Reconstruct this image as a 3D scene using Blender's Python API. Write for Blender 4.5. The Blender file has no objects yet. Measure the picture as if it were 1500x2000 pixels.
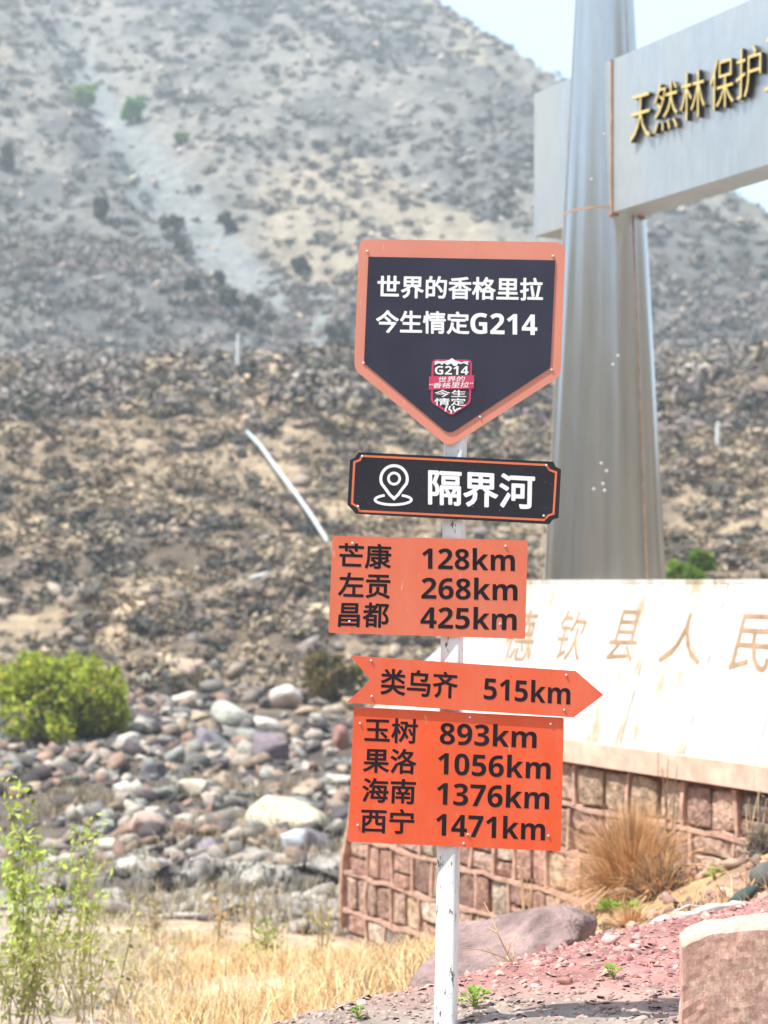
import bpy, bmesh, math, random
import numpy as np
from mathutils import Vector, Matrix

random.seed(7)
R = np.random.default_rng(11)
SC = bpy.context.scene
COL = SC.collection

# ------------------------------------------------------------------ camera
EYE = 1.45; HY = 1140.0; F = 3600.0
cam = bpy.data.cameras.new('camera'); camo = bpy.data.objects.new('camera', cam); COL.objects.link(camo)
camo.location = (0, 0, EYE); camo.rotation_euler = (math.radians(90), 0, 0)
cam.sensor_fit = 'VERTICAL'; cam.sensor_height = 36.0; cam.sensor_width = 27.0; cam.lens = F / 2000 * 36.0
cam.shift_y = (HY - 1000) / 2000.0
cam.clip_start = 0.1; cam.clip_end = 5000
cam.dof.use_dof = True; cam.dof.focus_distance = 6.0; cam.dof.aperture_fstop = 3.6
SC.camera = camo

# ------------------------------------------------------------------ light
SUN_DIR = Vector((-0.93, -0.36, 0)).normalized(); SUN_EL = math.radians(63)
W = bpy.data.worlds.new('World'); SC.world = W; W.use_nodes = True
nt = W.node_tree; nt.nodes.clear()
sky = nt.nodes.new('ShaderNodeTexSky'); sky.sky_type = 'NISHITA'; sky.sun_disc = False
sky.sun_elevation = SUN_EL; sky.sun_rotation = math.atan2(SUN_DIR.x, SUN_DIR.y) % (2 * math.pi)
sky.altitude = 2200; sky.air_density = 1.0; sky.dust_density = 1.5; sky.ozone_density = 1.0
bg = nt.nodes.new('ShaderNodeBackground'); bg.inputs[1].default_value = 0.135
wo = nt.nodes.new('ShaderNodeOutputWorld')
veil = nt.nodes.new('ShaderNodeMix'); veil.data_type = 'RGBA'; veil.inputs[0].default_value = 0.38   # thin high haze over the blue
veil.inputs[7].default_value = (5.6, 6.6, 6.9, 1)
nt.links.new(sky.outputs[0], veil.inputs[6]); nt.links.new(veil.outputs[2], bg.inputs[0]); nt.links.new(bg.outputs[0], wo.inputs[0])
sl = bpy.data.lights.new('sun', 'SUN'); sl.energy = 5.0; sl.angle = math.radians(0.5); sl.color = (1.0, 0.95, 0.87)
slo = bpy.data.objects.new('sun', sl); COL.objects.link(slo)
sd = Vector((SUN_DIR.x * math.cos(SUN_EL), SUN_DIR.y * math.cos(SUN_EL), math.sin(SUN_EL)))
slo.rotation_euler = sd.to_track_quat('Z', 'Y').to_euler(); slo.location = (0, 0, 30)
SC.view_settings.view_transform = 'Standard'; SC.view_settings.look = 'None'
SC.view_settings.exposure = 1.2; SC.view_settings.gamma = 1.0; SC.view_settings.use_curve_mapping = False
SC.render.engine = 'CYCLES'
SC.cycles.use_denoising = True
SC.cycles.max_bounces = 6; SC.cycles.volume_bounces = 0; SC.cycles.caustics_reflective = False; SC.cycles.caustics_refractive = False

# ------------------------------------------------------------------ numeric helpers
def P(px, py, Y):
    return np.array([(px - 750) * Y / F, Y, EYE - (py - HY) * Y / F])

def _h(ix, iy, iz, seed):
    n = (ix.astype(np.int64) * 374761393 + iy.astype(np.int64) * 668265263 + iz.astype(np.int64) * 2147483647 + seed * 1274126177) & 0xffffffff
    n = ((n ^ (n >> 13)) * 1274126177) & 0xffffffff
    n = (n ^ (n >> 16)) & 0xffff
    return n / 65535.0

def noise3(x, y, z, seed=0):
    x = np.asarray(x, float); y = np.asarray(y, float) + 0 * x; z = np.asarray(z, float) + 0 * x
    ix, iy, iz = np.floor(x), np.floor(y), np.floor(z)
    fx, fy, fz = x - ix, y - iy, z - iz
    u, v, w = fx * fx * (3 - 2 * fx), fy * fy * (3 - 2 * fy), fz * fz * (3 - 2 * fz)
    r = 0
    for a in (0, 1):
        for b in (0, 1):
            for c in (0, 1):
                r = r + _h(ix + a, iy + b, iz + c, seed) * (u if a else 1 - u) * (v if b else 1 - v) * (w if c else 1 - w)
    return r * 2 - 1

def fbm(x, y, z=0, s=1.0, o=4, seed=0, g=0.5):
    r = 0; a = 1.0; t = 0
    for k in range(o):
        r = r + a * noise3(np.asarray(x) * s, np.asarray(y) * s, np.asarray(z) * s, seed + k * 17); t += a
        a *= g; s *= 2.03
    return r / t

def sstep(a, b, x):
    t = np.clip((x - a) / (b - a), 0, 1); return t * t * (3 - 2 * t)

def lin(h):
    h = h.lstrip('#'); c = [int(h[i:i + 2], 16) / 255 for i in (0, 2, 4)]
    return np.array([v / 12.92 if v <= 0.04045 else ((v + 0.055) / 1.055) ** 2.4 for v in c])

# ------------------------------------------------------------------ object helpers
def tag(o, label=None, cat=None, group=None, kind=None):
    if label: o['label'] = label
    if cat: o['category'] = cat
    if group: o['group'] = group
    if kind: o['kind'] = kind
    return o

def empty(name, loc, label=None, cat=None, group=None):
    o = bpy.data.objects.new(name, None); COL.objects.link(o); o.location = loc; o.empty_display_size = 0.1
    return tag(o, label, cat, group)

def wloc(o):
    v = Vector((0, 0, 0))
    while o is not None:
        v += o.location; o = o.parent
    return np.array(v)

def obj(name, V, Fc, mat, parent=None, cols=None, smooth=False, origin=None):
    """V (n,3) world coords; Fc list of faces or an (m,k) array; linked as one mesh object."""
    V = np.asarray(V, float)
    if origin is None:
        origin = V.mean(axis=0) if parent is None else np.array([V[:, 0].mean(), V[:, 1].mean(), V[:, 2].mean()])
    origin = np.asarray(origin, float)
    L = V - origin
    me = bpy.data.meshes.new(name)
    if isinstance(Fc, np.ndarray):
        m, k = Fc.shape
        me.vertices.add(len(L)); me.vertices.foreach_set('co', L.astype(np.float32).ravel())
        me.loops.add(m * k); me.loops.foreach_set('vertex_index', Fc.astype(np.int32).ravel())
        me.polygons.add(m); me.polygons.foreach_set('loop_start', np.arange(0, m * k, k, dtype=np.int32))
        me.polygons.foreach_set('loop_total', np.full(m, k, dtype=np.int32))
        me.update(calc_edges=True)
    else:
        me.from_pydata([tuple(v) for v in L], [], [tuple(int(i) for i in f) for f in Fc]); me.update()
    if smooth:
        me.polygons.foreach_set('use_smooth', np.ones(len(me.polygons), dtype=bool))
    if cols is not None:
        at = me.color_attributes.new('Col', 'FLOAT_COLOR', 'POINT')
        c = np.ones((len(L), 4), np.float32); c[:, :3] = cols
        at.data.foreach_set('color', c.ravel())
    me.materials.append(mat)
    o = bpy.data.objects.new(name, me); COL.objects.link(o)
    if parent is not None:
        o.parent = parent; o.location = Vector(origin - wloc(parent))
    else:
        o.location = Vector(origin)
    return o

class MB:
    """collects pieces of one mesh"""
    def __init__(s): s.v = []; s.f = []; s.c = []; s.n = 0
    def add(s, V, Fc, c=None):
        V = np.asarray(V, float); s.v.append(V)
        s.f += [tuple(int(i) + s.n for i in f) for f in Fc]; s.n += len(V)
        if c is not None: s.c.append(np.tile(np.asarray(c, float), (len(V), 1)) if np.ndim(c) == 1 else c)
        return s
    def build(s, name, mat, parent=None, smooth=False):
        return obj(name, np.vstack(s.v), s.f, mat, parent, np.vstack(s.c) if s.c else None, smooth)

BOXF = [(0, 3, 2, 1), (4, 5, 6, 7), (0, 1, 5, 4), (1, 2, 6, 5), (2, 3, 7, 6), (3, 0, 4, 7)]
def hexa(bottom4, top4): return np.vstack([bottom4, top4]), BOXF

def tube(path, rad, n=6, cap=True):
    path = np.asarray(path, float); m = len(path); rad = np.broadcast_to(rad, (m,))
    V = []; Fc = []
    for i in range(m):
        t = path[min(i + 1, m - 1)] - path[max(i - 1, 0)]; t = t / (np.linalg.norm(t) + 1e-9)
        a = np.cross(t, [0.3, 1, 0.1]); a /= np.linalg.norm(a) + 1e-9; b = np.cross(t, a)
        for k in range(n):
            an = 2 * math.pi * k / n; V.append(path[i] + rad[i] * (a * math.cos(an) + b * math.sin(an)))
    for i in range(m - 1):
        for k in range(n):
            Fc.append((i * n + k, i * n + (k + 1) % n, (i + 1) * n + (k + 1) % n, (i + 1) * n + k))
    if cap: Fc += [tuple(range(n))[::-1], tuple((m - 1) * n + k for k in range(n))]
    return np.array(V), Fc

def ico(sub):
    bm = bmesh.new(); bmesh.ops.create_icosphere(bm, subdivisions=sub, radius=1.0)
    V = np.array([v.co[:] for v in bm.verts]); Fc = np.array([[v.index for v in f.verts] for f in bm.faces]); bm.free()
    return V, Fc
ICO = {k: ico(k) for k in (1, 2, 3, 4)}

def rock_shape(sub, seed, cuts=7, amp=0.12, lo=0.55, hi=0.85, box=0.0):
    V, Fc = ICO[sub]; V = V.copy(); r = np.random.default_rng(seed)
    if box: V = np.sign(V) * np.abs(V) ** (1 - box)
    for _ in range(cuts):
        n = r.normal(size=3); n /= np.linalg.norm(n); d = r.uniform(lo, hi)
        t = np.maximum(0, V @ n - d); V -= t[:, None] * n * 0.95
    nz = fbm(V[:, 0] + seed, V[:, 1], V[:, 2], 1.4, 3, seed)
    V *= (1 + amp * nz)[:, None]
    return V, Fc

def rotm(n, r, flat=1.0):
    """n random rotation matrices, tilt limited by flat"""
    az = r.uniform(0, 2 * math.pi, n); ax = r.normal(0, 0.35 * flat, n); ay = r.normal(0, 0.35 * flat, n)
    ca, sa = np.cos(az), np.sin(az); z = np.zeros(n); o = np.ones(n)
    Rz = np.stack([ca, -sa, z, sa, ca, z, z, z, o], 1).reshape(n, 3, 3)
    cx, sx = np.cos(ax), np.sin(ax); Rx = np.stack([o, z, z, z, cx, -sx, z, sx, cx], 1).reshape(n, 3, 3)
    cy, sy = np.cos(ay), np.sin(ay); Ry = np.stack([cy, z, sy, z, o, z, -sy, z, cy], 1).reshape(n, 3, 3)
    return Rx @ Ry @ Rz

def scatter(name, shapes, pos, scale, cols, mat, flat=1.0, seed=1, smooth=False, parent=None):
    """many copies of a few shapes joined in one mesh"""
    r = np.random.default_rng(seed); n = len(pos); M = rotm(n, r, flat); pick = r.integers(0, len(shapes), n)
    Vs = []; Fs = []; Cs = []; base = 0
    for k, (V, Fc) in enumerate(shapes):
        idx = np.where(pick == k)[0]
        if len(idx) == 0: continue
        A = V[None] * scale[idx][:, None, :]
        A = np.einsum('nij,nvj->nvi', M[idx], A) + pos[idx][:, None, :]
        nv = len(V); Vs.append(A.reshape(-1, 3))
        Fs.append((Fc[None] + (np.arange(len(idx)) * nv)[:, None, None] + base).reshape(-1, Fc.shape[1]))
        Cs.append(np.repeat(cols[idx], nv, axis=0)); base += nv * len(idx)
    return obj(name, np.vstack(Vs), np.vstack(Fs), mat, parent, np.vstack(Cs), smooth)

# ------------------------------------------------------------------ materials
def nodes(name):
    m = bpy.data.materials.new(name); m.use_nodes = True; t = m.node_tree
    return m, t, t.nodes['Principled BSDF']
def N(t, typ, **kw):
    n = t.nodes.new(typ)
    for k, v in kw.items(): setattr(n, k, v)
    return n
def mixc(t, fac, a, b, mode='MIX'):
    n = N(t, 'ShaderNodeMix', data_type='RGBA', blend_type=mode)
    for s, v in ((0, fac), (6, a), (7, b)):
        if isinstance(v, (int, float)): n.inputs[s].default_value = v
        elif hasattr(v, 'is_output') or isinstance(v, bpy.types.NodeSocket): t.links.new(v, n.inputs[s])
        else: n.inputs[s].default_value = (*v, 1)
    return n.outputs[2]
def pos_noise(t, scale, detail=4, rough=0.55, stretch=(1, 1, 1), seed=0.0):
    g = N(t, 'ShaderNodeNewGeometry'); mp = N(t, 'ShaderNodeMapping'); mp.inputs['Scale'].default_value = stretch
    mp.inputs['Location'].default_value = (seed, seed * 1.3, seed * 0.7)
    n = N(t, 'ShaderNodeTexNoise'); n.inputs['Scale'].default_value = scale; n.inputs['Detail'].default_value = detail
    n.inputs['Roughness'].default_value = rough
    t.links.new(g.outputs['Position'], mp.inputs[0]); t.links.new(mp.outputs[0], n.inputs['Vector']); return n.outputs[0]
def ramp(t, s, a, b, ca=(0, 0, 0), cb=(1, 1, 1)):
    n = N(t, 'ShaderNodeValToRGB'); n.color_ramp.elements[0].position = a; n.color_ramp.elements[1].position = b
    n.color_ramp.elements[0].color = (*ca, 1); n.color_ramp.elements[1].color = (*cb, 1)
    t.links.new(s, n.inputs[0]); return n.outputs[0]
def bump(t, b, s, strength, dist):
    n = N(t, 'ShaderNodeBump'); n.inputs['Strength'].default_value = strength; n.inputs['Distance'].default_value = dist
    t.links.new(s, n.inputs['Height']); t.links.new(n.outputs[0], b.inputs['Normal'])

def vmat(name, rough=0.9, nscale=6.0, var=0.5, bs=0.4, bd=0.02, spec=0.25, trans=0.0):
    """colour from the mesh's own Col attribute, varied by noise"""
    m, t, b = nodes(name)
    a = N(t, 'ShaderNodeAttribute', attribute_name='Col')
    nz = pos_noise(t, nscale, 5, 0.65)
    v = ramp(t, nz, 0.3, 0.7, (1 - var,) * 3, (1 + var * 0.6,) * 3)
    c = mixc(t, 1.0, a.outputs[0], v, 'MULTIPLY')
    t.links.new(c, b.inputs['Base Color']); b.inputs['Roughness'].default_value = rough
    b.inputs['Specular IOR Level'].default_value = spec
    if bs: bump(t, b, nz, bs, bd)
    if trans:
        tr = N(t, 'ShaderNodeBsdfTranslucent'); t.links.new(c, tr.inputs[0])
        mx = N(t, 'ShaderNodeMixShader'); mx.inputs[0].default_value = trans
        t.links.new(b.outputs[0], mx.inputs[1]); t.links.new(tr.outputs[0], mx.inputs[2])
        t.links.new(mx.outputs[0], t.nodes['Material Output'].inputs[0])
    return m

def paint(name, col, rough=0.45, var=0.08, spec=0.5, scale=9, speck=None):
    m, t, b = nodes(name)
    nz = pos_noise(t, scale, 5, 0.6)
    c = mixc(t, ramp(t, nz, 0.3, 0.7), tuple(np.array(col) * (1 - var)), tuple(np.minimum(1, np.array(col) * (1 + var))))
    if speck is not None:
        n2 = pos_noise(t, 210, 2, 0.5, seed=3.1)
        c = mixc(t, ramp(t, n2, 0.745, 0.77), c, speck)
    t.links.new(c, b.inputs['Base Color']); b.inputs['Roughness'].default_value = rough
    b.inputs['Specular IOR Level'].default_value = spec
    bump(t, b, pos_noise(t, 60, 2), 0.05, 0.001)
    return m

M_TERR = vmat('earth', 0.95, 3.0, 0.45, 0.8, 0.08)
M_FAR = vmat('mountain_earth', 0.95, 0.9, 0.4, 0.8, 0.5)
M_ROCK = vmat('rock', 0.85, 9.0, 0.4, 0.6, 0.02)
M_SHALE = vmat('shale', 0.8, 40.0, 0.35, 0.4, 0.004)
M_LEAF = vmat('leaf', 0.6, 8.0, 0.3, 0, 0, 0.3, 0.45)
M_DRY = vmat('dry_plant', 0.8, 8.0, 0.3, 0, 0, 0.2, 0.25)
M_BARK = vmat('bark', 0.9, 30.0, 0.4, 0.4, 0.003)

# ------------------------------------------------------------------ terrain
EDGE = np.array([(-3.2, 3.0), (-1.6, 4.6), (-0.8, 5.5), (-0.27, 6.07), (-0.11, 6.33), (0.27, 6.63), (0.57, 7.09), (0.91, 7.56), (1.26, 7.8), (1.69, 8.26), (2.4, 8.7), (4.0, 9.3), (8.0, 10.0), (16, 10.5)])
def edge_y(X): return np.interp(X, EDGE[:, 0], EDGE[:, 1])
CP = [(1160, 1800, 13.5), (1340, 1748, 12.5), (1500, 1655, 11.8), (1100, 1795, 13.9), (960, 1840, 14.6), (1200, 1832, 9.3), (1290, 1800, 10.4),
      (1450, 1738, 9.5), (1450, 1700, 10.7), (800, 1900, 14), (700, 1885, 16.6), (590, 2000, 9), (400, 2000, 10), (0, 2000, 10), (0, 1800, 16.5),
      (400, 1810, 16.5), (620, 1835, 16.8), (200, 1700, 21.5), (500, 1700, 21.5), (680, 1720, 20.5), (560, 1900, 12.5), (200, 1900, 12.5)]
cpx = np.array([P(*c) for c in CP] + [(0.6, 8.9, -.55), (5, 9.5, 0), (6, 5, 0), (-6, 5, -.8), (-12, 8, -.9), (-12, 20, -1.8), (0, 3, -.4), (9, 14, -.1), (4, 12, -.1), (12, 18, -.5), (3, 20, -1.9), (8, 22, -1.9), (-12, 14, -1.4)])
_D = np.hypot(cpx[:, 0][:, None] - cpx[:, 0][None], cpx[:, 1][:, None] - cpx[:, 1][None])
_w = np.linalg.solve(_D + 1e-6 * np.eye(len(_D)), cpx[:, 2] - cpx[:, 2].mean())
PROF = np.array([(0, -1.2), (9, -1.1), (11, -1.2), (17.3, -1.72), (22, -1.91), (33, -1.85), (39, -1.6), (45, -1.1), (60, 3.3), (78, 9.7), (84, 10.6), (120, 15.6), (150, 19.5)])
CR0 = np.array([38.8, 186.0]); CU = np.array([-.316, .949]); CPn = np.array([.949, .316])
GUL = np.array([(-2.0, 148), (-4.2, 150.7), (-15.2, 170.6), (-30.8, 212.9), (-42, 250), (-60, 320)])
def gully_d(X, Y): return X - np.interp(Y, GUL[:, 1], GUL[:, 0])

def H(X, Y):
    X = np.asarray(X, float); Y = np.asarray(Y, float)
    prof = np.interp(Y, PROF[:, 0], PROF[:, 1])
    # bed and far bank
    prof = prof + 0.34 * fbm(X, Y, 0, 0.7, 5, 5) * sstep(20, 26, Y) + 1.3 * fbm(X, Y, 0, 0.11, 4, 6) * sstep(44, 56, Y) * (1 - sstep(95, 120, Y)) \
        + 1.3 * fbm(X, Y, 3, 0.4, 5, 8) * sstep(42, 50, Y) * (.45 + .55 * sstep(-.2, .3, fbm(X, Y, 5, .07, 2, 7)))
    # near ground
    m = Y < 26
    if m.any():
        x = X[m]; y = Y[m]
        r = np.zeros(len(x))
        for (cx, cy, _), w in zip(cpx, _w): r += w * np.hypot(x - cx, y - cy)
        r = r + cpx[:, 2].mean()
        k = 1 - sstep(19, 23, y)
        prof[m] = prof[m] * (1 - k) + k * r + 0.10 * fbm(x, y, 0, 1.1, 4, 9) * (1 - k) + k * 0.07 * fbm(x, y, 0, 1.3, 4, 9)
        dd = (edge_y(x) - y) * 0.8 + 0.06 * fbm(x, y, 0, 2.2, 3, 4)
        pl = 0.02 + 0.035 * fbm(x, y, 0, 1.6, 4, 12) + 0.014 * fbm(x, y, 0, 9, 3, 13)
        k2 = sstep(-0.75, 0.02, dd)
        prof[m] = np.maximum(prof[m], -3) * (1 - k2) + pl * k2
    # mountain
    front = 19.5 + 0.55 * (Y - 150)
    dx = X - CR0[0]; dy = Y - CR0[1]; u = dx * CU[0] + dy * CU[1]; p = dx * CPn[0] + dy * CPn[1]
    side = 39.2 + 0.521 * u - 1.05 * p
    f2 = front + 5.5 * fbm(X, Y, 0, 0.022, 4, 21) * sstep(150, 175, Y) * sstep(3, 30, -p) + (1.8 * fbm(X, Y, 0, 0.11, 4, 22) + 1.1 * fbm(X, Y, 2, 0.3, 3, 24)) * sstep(148, 158, Y)
    g = gully_d(X, Y)
    f2 = f2 + 5.0 * sstep(1, -16, g) * sstep(140, 160, Y) - 1.2 * np.exp(-(g / 4) ** 2) * sstep(148, 160, Y)
    side = side + 0.5 * fbm(X, Y, 0, 0.12, 3, 23)
    h = 3.0
    mt = np.where(np.abs(f2 - side) < h, np.minimum(f2, side) - (h - np.abs(f2 - side)) ** 2 / (4 * h), np.minimum(f2, side))
    k = sstep(146, 154, Y)
    return prof * (1 - k) + np.maximum(mt, 5) * k

def terr(name, x0, x1, nx, ys, mat, colf, drop=0.0):
    xs = np.linspace(x0, x1, nx); X, Y = np.meshgrid(xs, ys); Z = H(X.ravel(), Y.ravel()) - drop
    V = np.stack([X.ravel(), Y.ravel(), Z], 1); ny = len(ys)
    i = (np.arange(ny - 1)[:, None] * nx + np.arange(nx - 1)[None]).ravel()
    Fc = np.stack([i, i + 1, i + nx + 1, i + nx], 1)
    o = obj(name, V, Fc, mat, cols=colf(V), smooth=True, origin=(0, 0, 0)); o['kind'] = 'structure'; return o

def mix(a, b, k): return np.asarray(a) * (1 - k[:, None]) + np.asarray(b) * k[:, None]
SOIL = (0.26, 0.17, 0.12); REDG = (0.34, 0.17, 0.15); DRYS = (0.42, 0.27, 0.13); GREYB = (0.24, 0.22, 0.20)
def col_near(V):
    X, Y = V[:, 0], V[:, 1]
    c = mix(SOIL, DRYS, sstep(-0.2, 0.3, fbm(X, Y, 0, 0.9, 3, 31)))
    k = sstep(0.3, -0.6, X) * sstep(8, 9, Y); c = mix((1, 1, 1), (1, 1, 1), k) * c
    c = c * (1 - (k * 0.0)[:, None])
    k3 = sstep(-.19, -.09, X / Y + .03 * fbm(X, Y, 0, .8, 3, 38)); g_ = np.array([0.33, 0.27, 0.225]) * (1 - k3[:, None]) + np.array([0.42, 0.31, 0.21]) * k3[:, None]
    c = c * (1 - k[:, None]) + g_ * k[:, None]
    dd = edge_y(X) - Y
    k = sstep(-0.45, 0.0, dd + 0.12 * fbm(X, Y, 0, 3, 3, 33)); c = c * (1 - k[:, None]) + np.array(REDG) * k[:, None]
    k2 = k * sstep(6.8, 6.1, Y + 0.4 * fbm(X, Y, 0, 1.5, 3, 35)); c = c * (1 - k2[:, None]) + np.array([0.27, 0.22, 0.19]) * k2[:, None]
    k = sstep(17.0, 18.2, Y + 0.6 * fbm(X, Y, 0, 0.8, 3, 34)); c = c * (1 - k[:, None]) + np.array(GREYB) * k[:, None]
    return c * (1 + 0.25 * fbm(X, Y, 0, 5, 3, 36))[:, None]
def col_mid(V):
    X, Y = V[:, 0], V[:, 1]
    c = mix((0.10, 0.078, 0.06), (0.32, 0.245, 0.165), sstep(-0.25, 0.3, fbm(X, Y, 0, 0.12, 5, 41, .65)))
    k = sstep(44, 40, Y); c = c * (1 - k[:, None]) + np.array([0.10, 0.08, 0.065]) * k[:, None]
    k = sstep(76, 84, Y + 3 * fbm(X, Y, 0, 0.2, 3, 42)); c = c * (1 - k[:, None]) + np.array([0.24, 0.215, 0.19]) * k[:, None]
    return c * (1 + 0.4 * fbm(X, Y, 0, 1.1, 3, 43))[:, None]
def col_far(V):
    X, Y = V[:, 0], V[:, 1]
    c = mix((0.10, 0.10, 0.097), (0.195, 0.182, 0.162), sstep(-0.22, 0.25, fbm(X, Y * 0.7, 0, 0.10, 6, 51, 0.7)))  # greyed, low contrast tones: part of the distance haze put into the colour
    k = sstep(0.25, 0.4, fbm(X + Y * 0.4, Y * 0.25, 0, 0.09, 3, 52)); c = c * (1 - k[:, None] * 0.6) + np.array([0.34, 0.28, 0.20]) * k[:, None] * 0.6
    g = gully_d(X, Y); wdt = np.interp(Y, [148, 160, 175, 213, 250], [15, 9, 5.6, 3.2, 2.0])
    k = sstep(1.15, 0.75, np.abs(g + 0.8 - 0.5 * wdt * sstep(180, 150, Y)) / wdt + 0.25 * fbm(X, Y, 0, 0.25, 3, 53)) * sstep(147, 151, Y) * sstep(262, 235, Y)
    c = c * (1 - k[:, None]) + np.array([0.19, 0.20, 0.197]) * k[:, None]
    return c

base = obj('ground', [(-900, -900, -3.4), (900, -900, -3.4), (900, 900, -3.4), (-900, 900, -3.4)], [(0, 1, 2, 3)], paint('far_ground', (0.25, 0.2, 0.16), 0.9, 0.3)); base['kind'] = 'structure'
terr('near_ground', -12, 10, 300, np.linspace(1.5, 24, 300), M_TERR, col_near)
terr('river_bank', -45, 50, 300, np.linspace(23, 96, 300), M_TERR, col_mid, 0.0)
terr('mountain', -170, 150, 300, np.concatenate([np.linspace(95, 150, 40), np.linspace(151, 420, 300)]), M_FAR, col_far)

def back_hill():
    xs = np.linspace(-170, 165, 90); ys = np.linspace(-150, 98, 60); X, Y = np.meshgrid(xs, ys); X = X.ravel(); Y = Y.ravel()
    Z = -.12 + .38 * np.maximum(0, -Y - 14) * (1 + .3 * fbm(X, Y, 0, .02, 3, 81)) + 1.5 * fbm(X, Y, 0, .08, 4, 82) * sstep(-18, -30, Y) + 0.45 * np.maximum(0, np.abs(X) - 60) * (1 + .3 * fbm(X, Y, 0, .02, 3, 84)) - 3.2 * sstep(0, 2.2, Y) * sstep(70, 60, np.abs(X))
    i = (np.arange(59)[:, None] * 90 + np.arange(89)[None]).ravel(); Fc = np.stack([i, i + 1, i + 91, i + 90], 1)
    c = mix((0.10, 0.085, 0.07), (0.2, 0.16, 0.12), sstep(-.3, .3, fbm(X, Y, 0, .1, 4, 83)))
    k = sstep(-20, -17, Y) * sstep(-8, -10, Y); c = c * (1 - k[:, None]) + .06 * k[:, None]
    o = obj('near_hillside', np.stack([X, Y, Z], 1), Fc, M_FAR, cols=c, smooth=True, origin=(0, 0, 0)); o['kind'] = 'structure'
back_hill()

# far scrub and stones (ground cover)
def scrub_shape(n, seed, r0=1.0, sz=1.0):
    r = np.random.default_rng(seed); V = []; 
    for _ in range(n):
        d = r.normal(size=3); d[2] = abs(d[2]) * 0.8; d /= np.linalg.norm(d); c = d * r.uniform(0.35, 1.0) * r0
        a = r.normal(size=3); a /= np.linalg.norm(a); b = np.cross(a, d); s = r.uniform(0.12, 0.30) * sz
        V += [c + a * s, c - a * s * 0.4 + b * s * 0.6, c - b * s * 0.5 - a * s * .3]
    return np.array(V), np.arange(3 * n).reshape(n, 3)
SCR = [scrub_shape(70, 100 + k) for k in range(5)]
SCRL = [scrub_shape(46, 120 + k, 1.0, 1.35) for k in range(6)]
SCRM = [scrub_shape(40, 140 + k, 1.0, 1.7) for k in range(6)]
def spread(n, x0, x1, y0, y1, r, view=True):
    if view:
        Y = np.sqrt(r.uniform(y0 ** 2, y1 ** 2, n)); X = Y * r.uniform(x0, x1, n)
    else: X = r.uniform(x0, x1, n); Y = r.uniform(y0, y1, n)
    return X, Y
def jit(c, n, r, v=0.15): return np.asarray(c)[None] * (1 + r.normal(0, v, (n, 1))) * (1 + r.normal(0, 0.03, (n, 3)))
BRN = np.array([(0.055, 0.05, 0.042), (0.09, 0.08, 0.06), (0.14, 0.115, 0.09), (0.06, 0.065, 0.05), (0.18, 0.14, 0.11)])
TANS = np.array([(0.42, 0.34, 0.23), (0.36, 0.29, 0.20), (0.30, 0.23, 0.17), (0.12, 0.10, 0.075), (0.48, 0.38, 0.26)])

n = 12000; X, Y = spread(n, -0.36, 0.36, 148, 300, R)
g = gully_d(X, Y); ok = (np.abs(g - 1) > 3.5 * (Y < 235)) | (R.random(n) < 0.06); ok &= fbm(X, Y, 0, 0.06, 3, 60) > -0.1 + 1.5 * (R.random(n) - .5)
X, Y = X[ok], Y[ok]; n = len(X); s = R.uniform(0.35, 0.95, n) * np.where(R.random(n) < 0.07, 1.8, 1)
pos = np.stack([X, Y, H(X, Y) + 0.1 * s], 1)
tag(scatter('mountain_scrub', SCRM, pos, np.stack([s, s, s * 0.8], 1), (BRN[R.integers(0, 5, n)] * .8 + .035) * (1 + R.normal(0, .2, (n, 1))), M_BARK, 0.6, 5),
    'low grey brown scrub dotted all over the hazy mountainside', 'scrub', kind='stuff')
n = 9500; X, Y = spread(n, -0.33, 0.36, 72, 168, R); s = R.uniform(.35, .9, n)
tag(scatter('terrace_scrub', SCRM, np.stack([X, Y, H(X, Y) + .1 * s], 1), np.stack([s, s, s], 1), np.array([(0.20, 0.175, 0.155), (0.15, 0.135, 0.12), (0.26, 0.23, 0.20), (0.30, 0.26, 0.22), (0.22, 0.17, 0.16)])[R.integers(0, 5, n)] * (1 + R.normal(0, .15, (n, 1))), M_BARK, 0.6, 15),
    'grey leafless scrub belt along the foot of the mountain', 'scrub', kind='stuff')
RS1 = [rock_shape(1, 300 + k, 6, .3, .3, .75, .5) for k in range(12)]
RS2 = [rock_shape(2, 340 + k, 8, 0.2, .35, .8, .5) for k in range(8)]
n = 2500; X, Y = spread(n, -0.36, 0.36, 150, 290, R); s = R.uniform(0.15, 0.6, n)
tag(scatter('mountain_stones', RS1, np.stack([X, Y, H(X, Y) + 0.1 * s], 1), np.stack([s * 1.2, s, s * .7], 1), jit((0.36, 0.30, 0.25), n, R), M_ROCK, 1, 6),
    'loose tan stones spread over the hazy mountainside', 'stones', kind='stuff')
n = 16000; X, Y = spread(n, -0.32, 0.34, 43, 94, R)
ok = fbm(X, Y, 0, 0.3, 3, 61) > -0.3 + 0.9 * (R.random(n) - .5); X, Y = X[ok], Y[ok]; n = len(X)
s = (0.14 + 0.42 * R.random(n) ** 1.8) * (1 + 0.6 * sstep(74, 84, Y)) * np.where(R.random(n) < 0.1, 1.6, 1)
pos = np.stack([X, Y, H(X, Y) + 0.03], 1)
tag(scatter('bank_scrub', SCRL, pos, np.stack([s * 1.1, s * 1.1, s * 0.85], 1), np.where((fbm(X, Y, 0, .45, 3, 66) + R.normal(0, .2, n) > .02)[:, None], TANS[R.integers(0, 5, n)] * .9, BRN[R.integers(0, 5, n)] * .85 + .03) * (1 + R.normal(0, .2, (n, 1))), M_BARK, 0.7, 7),
    'bare brown thorny scrub covering the stony far bank', 'scrub', kind='stuff')
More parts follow.
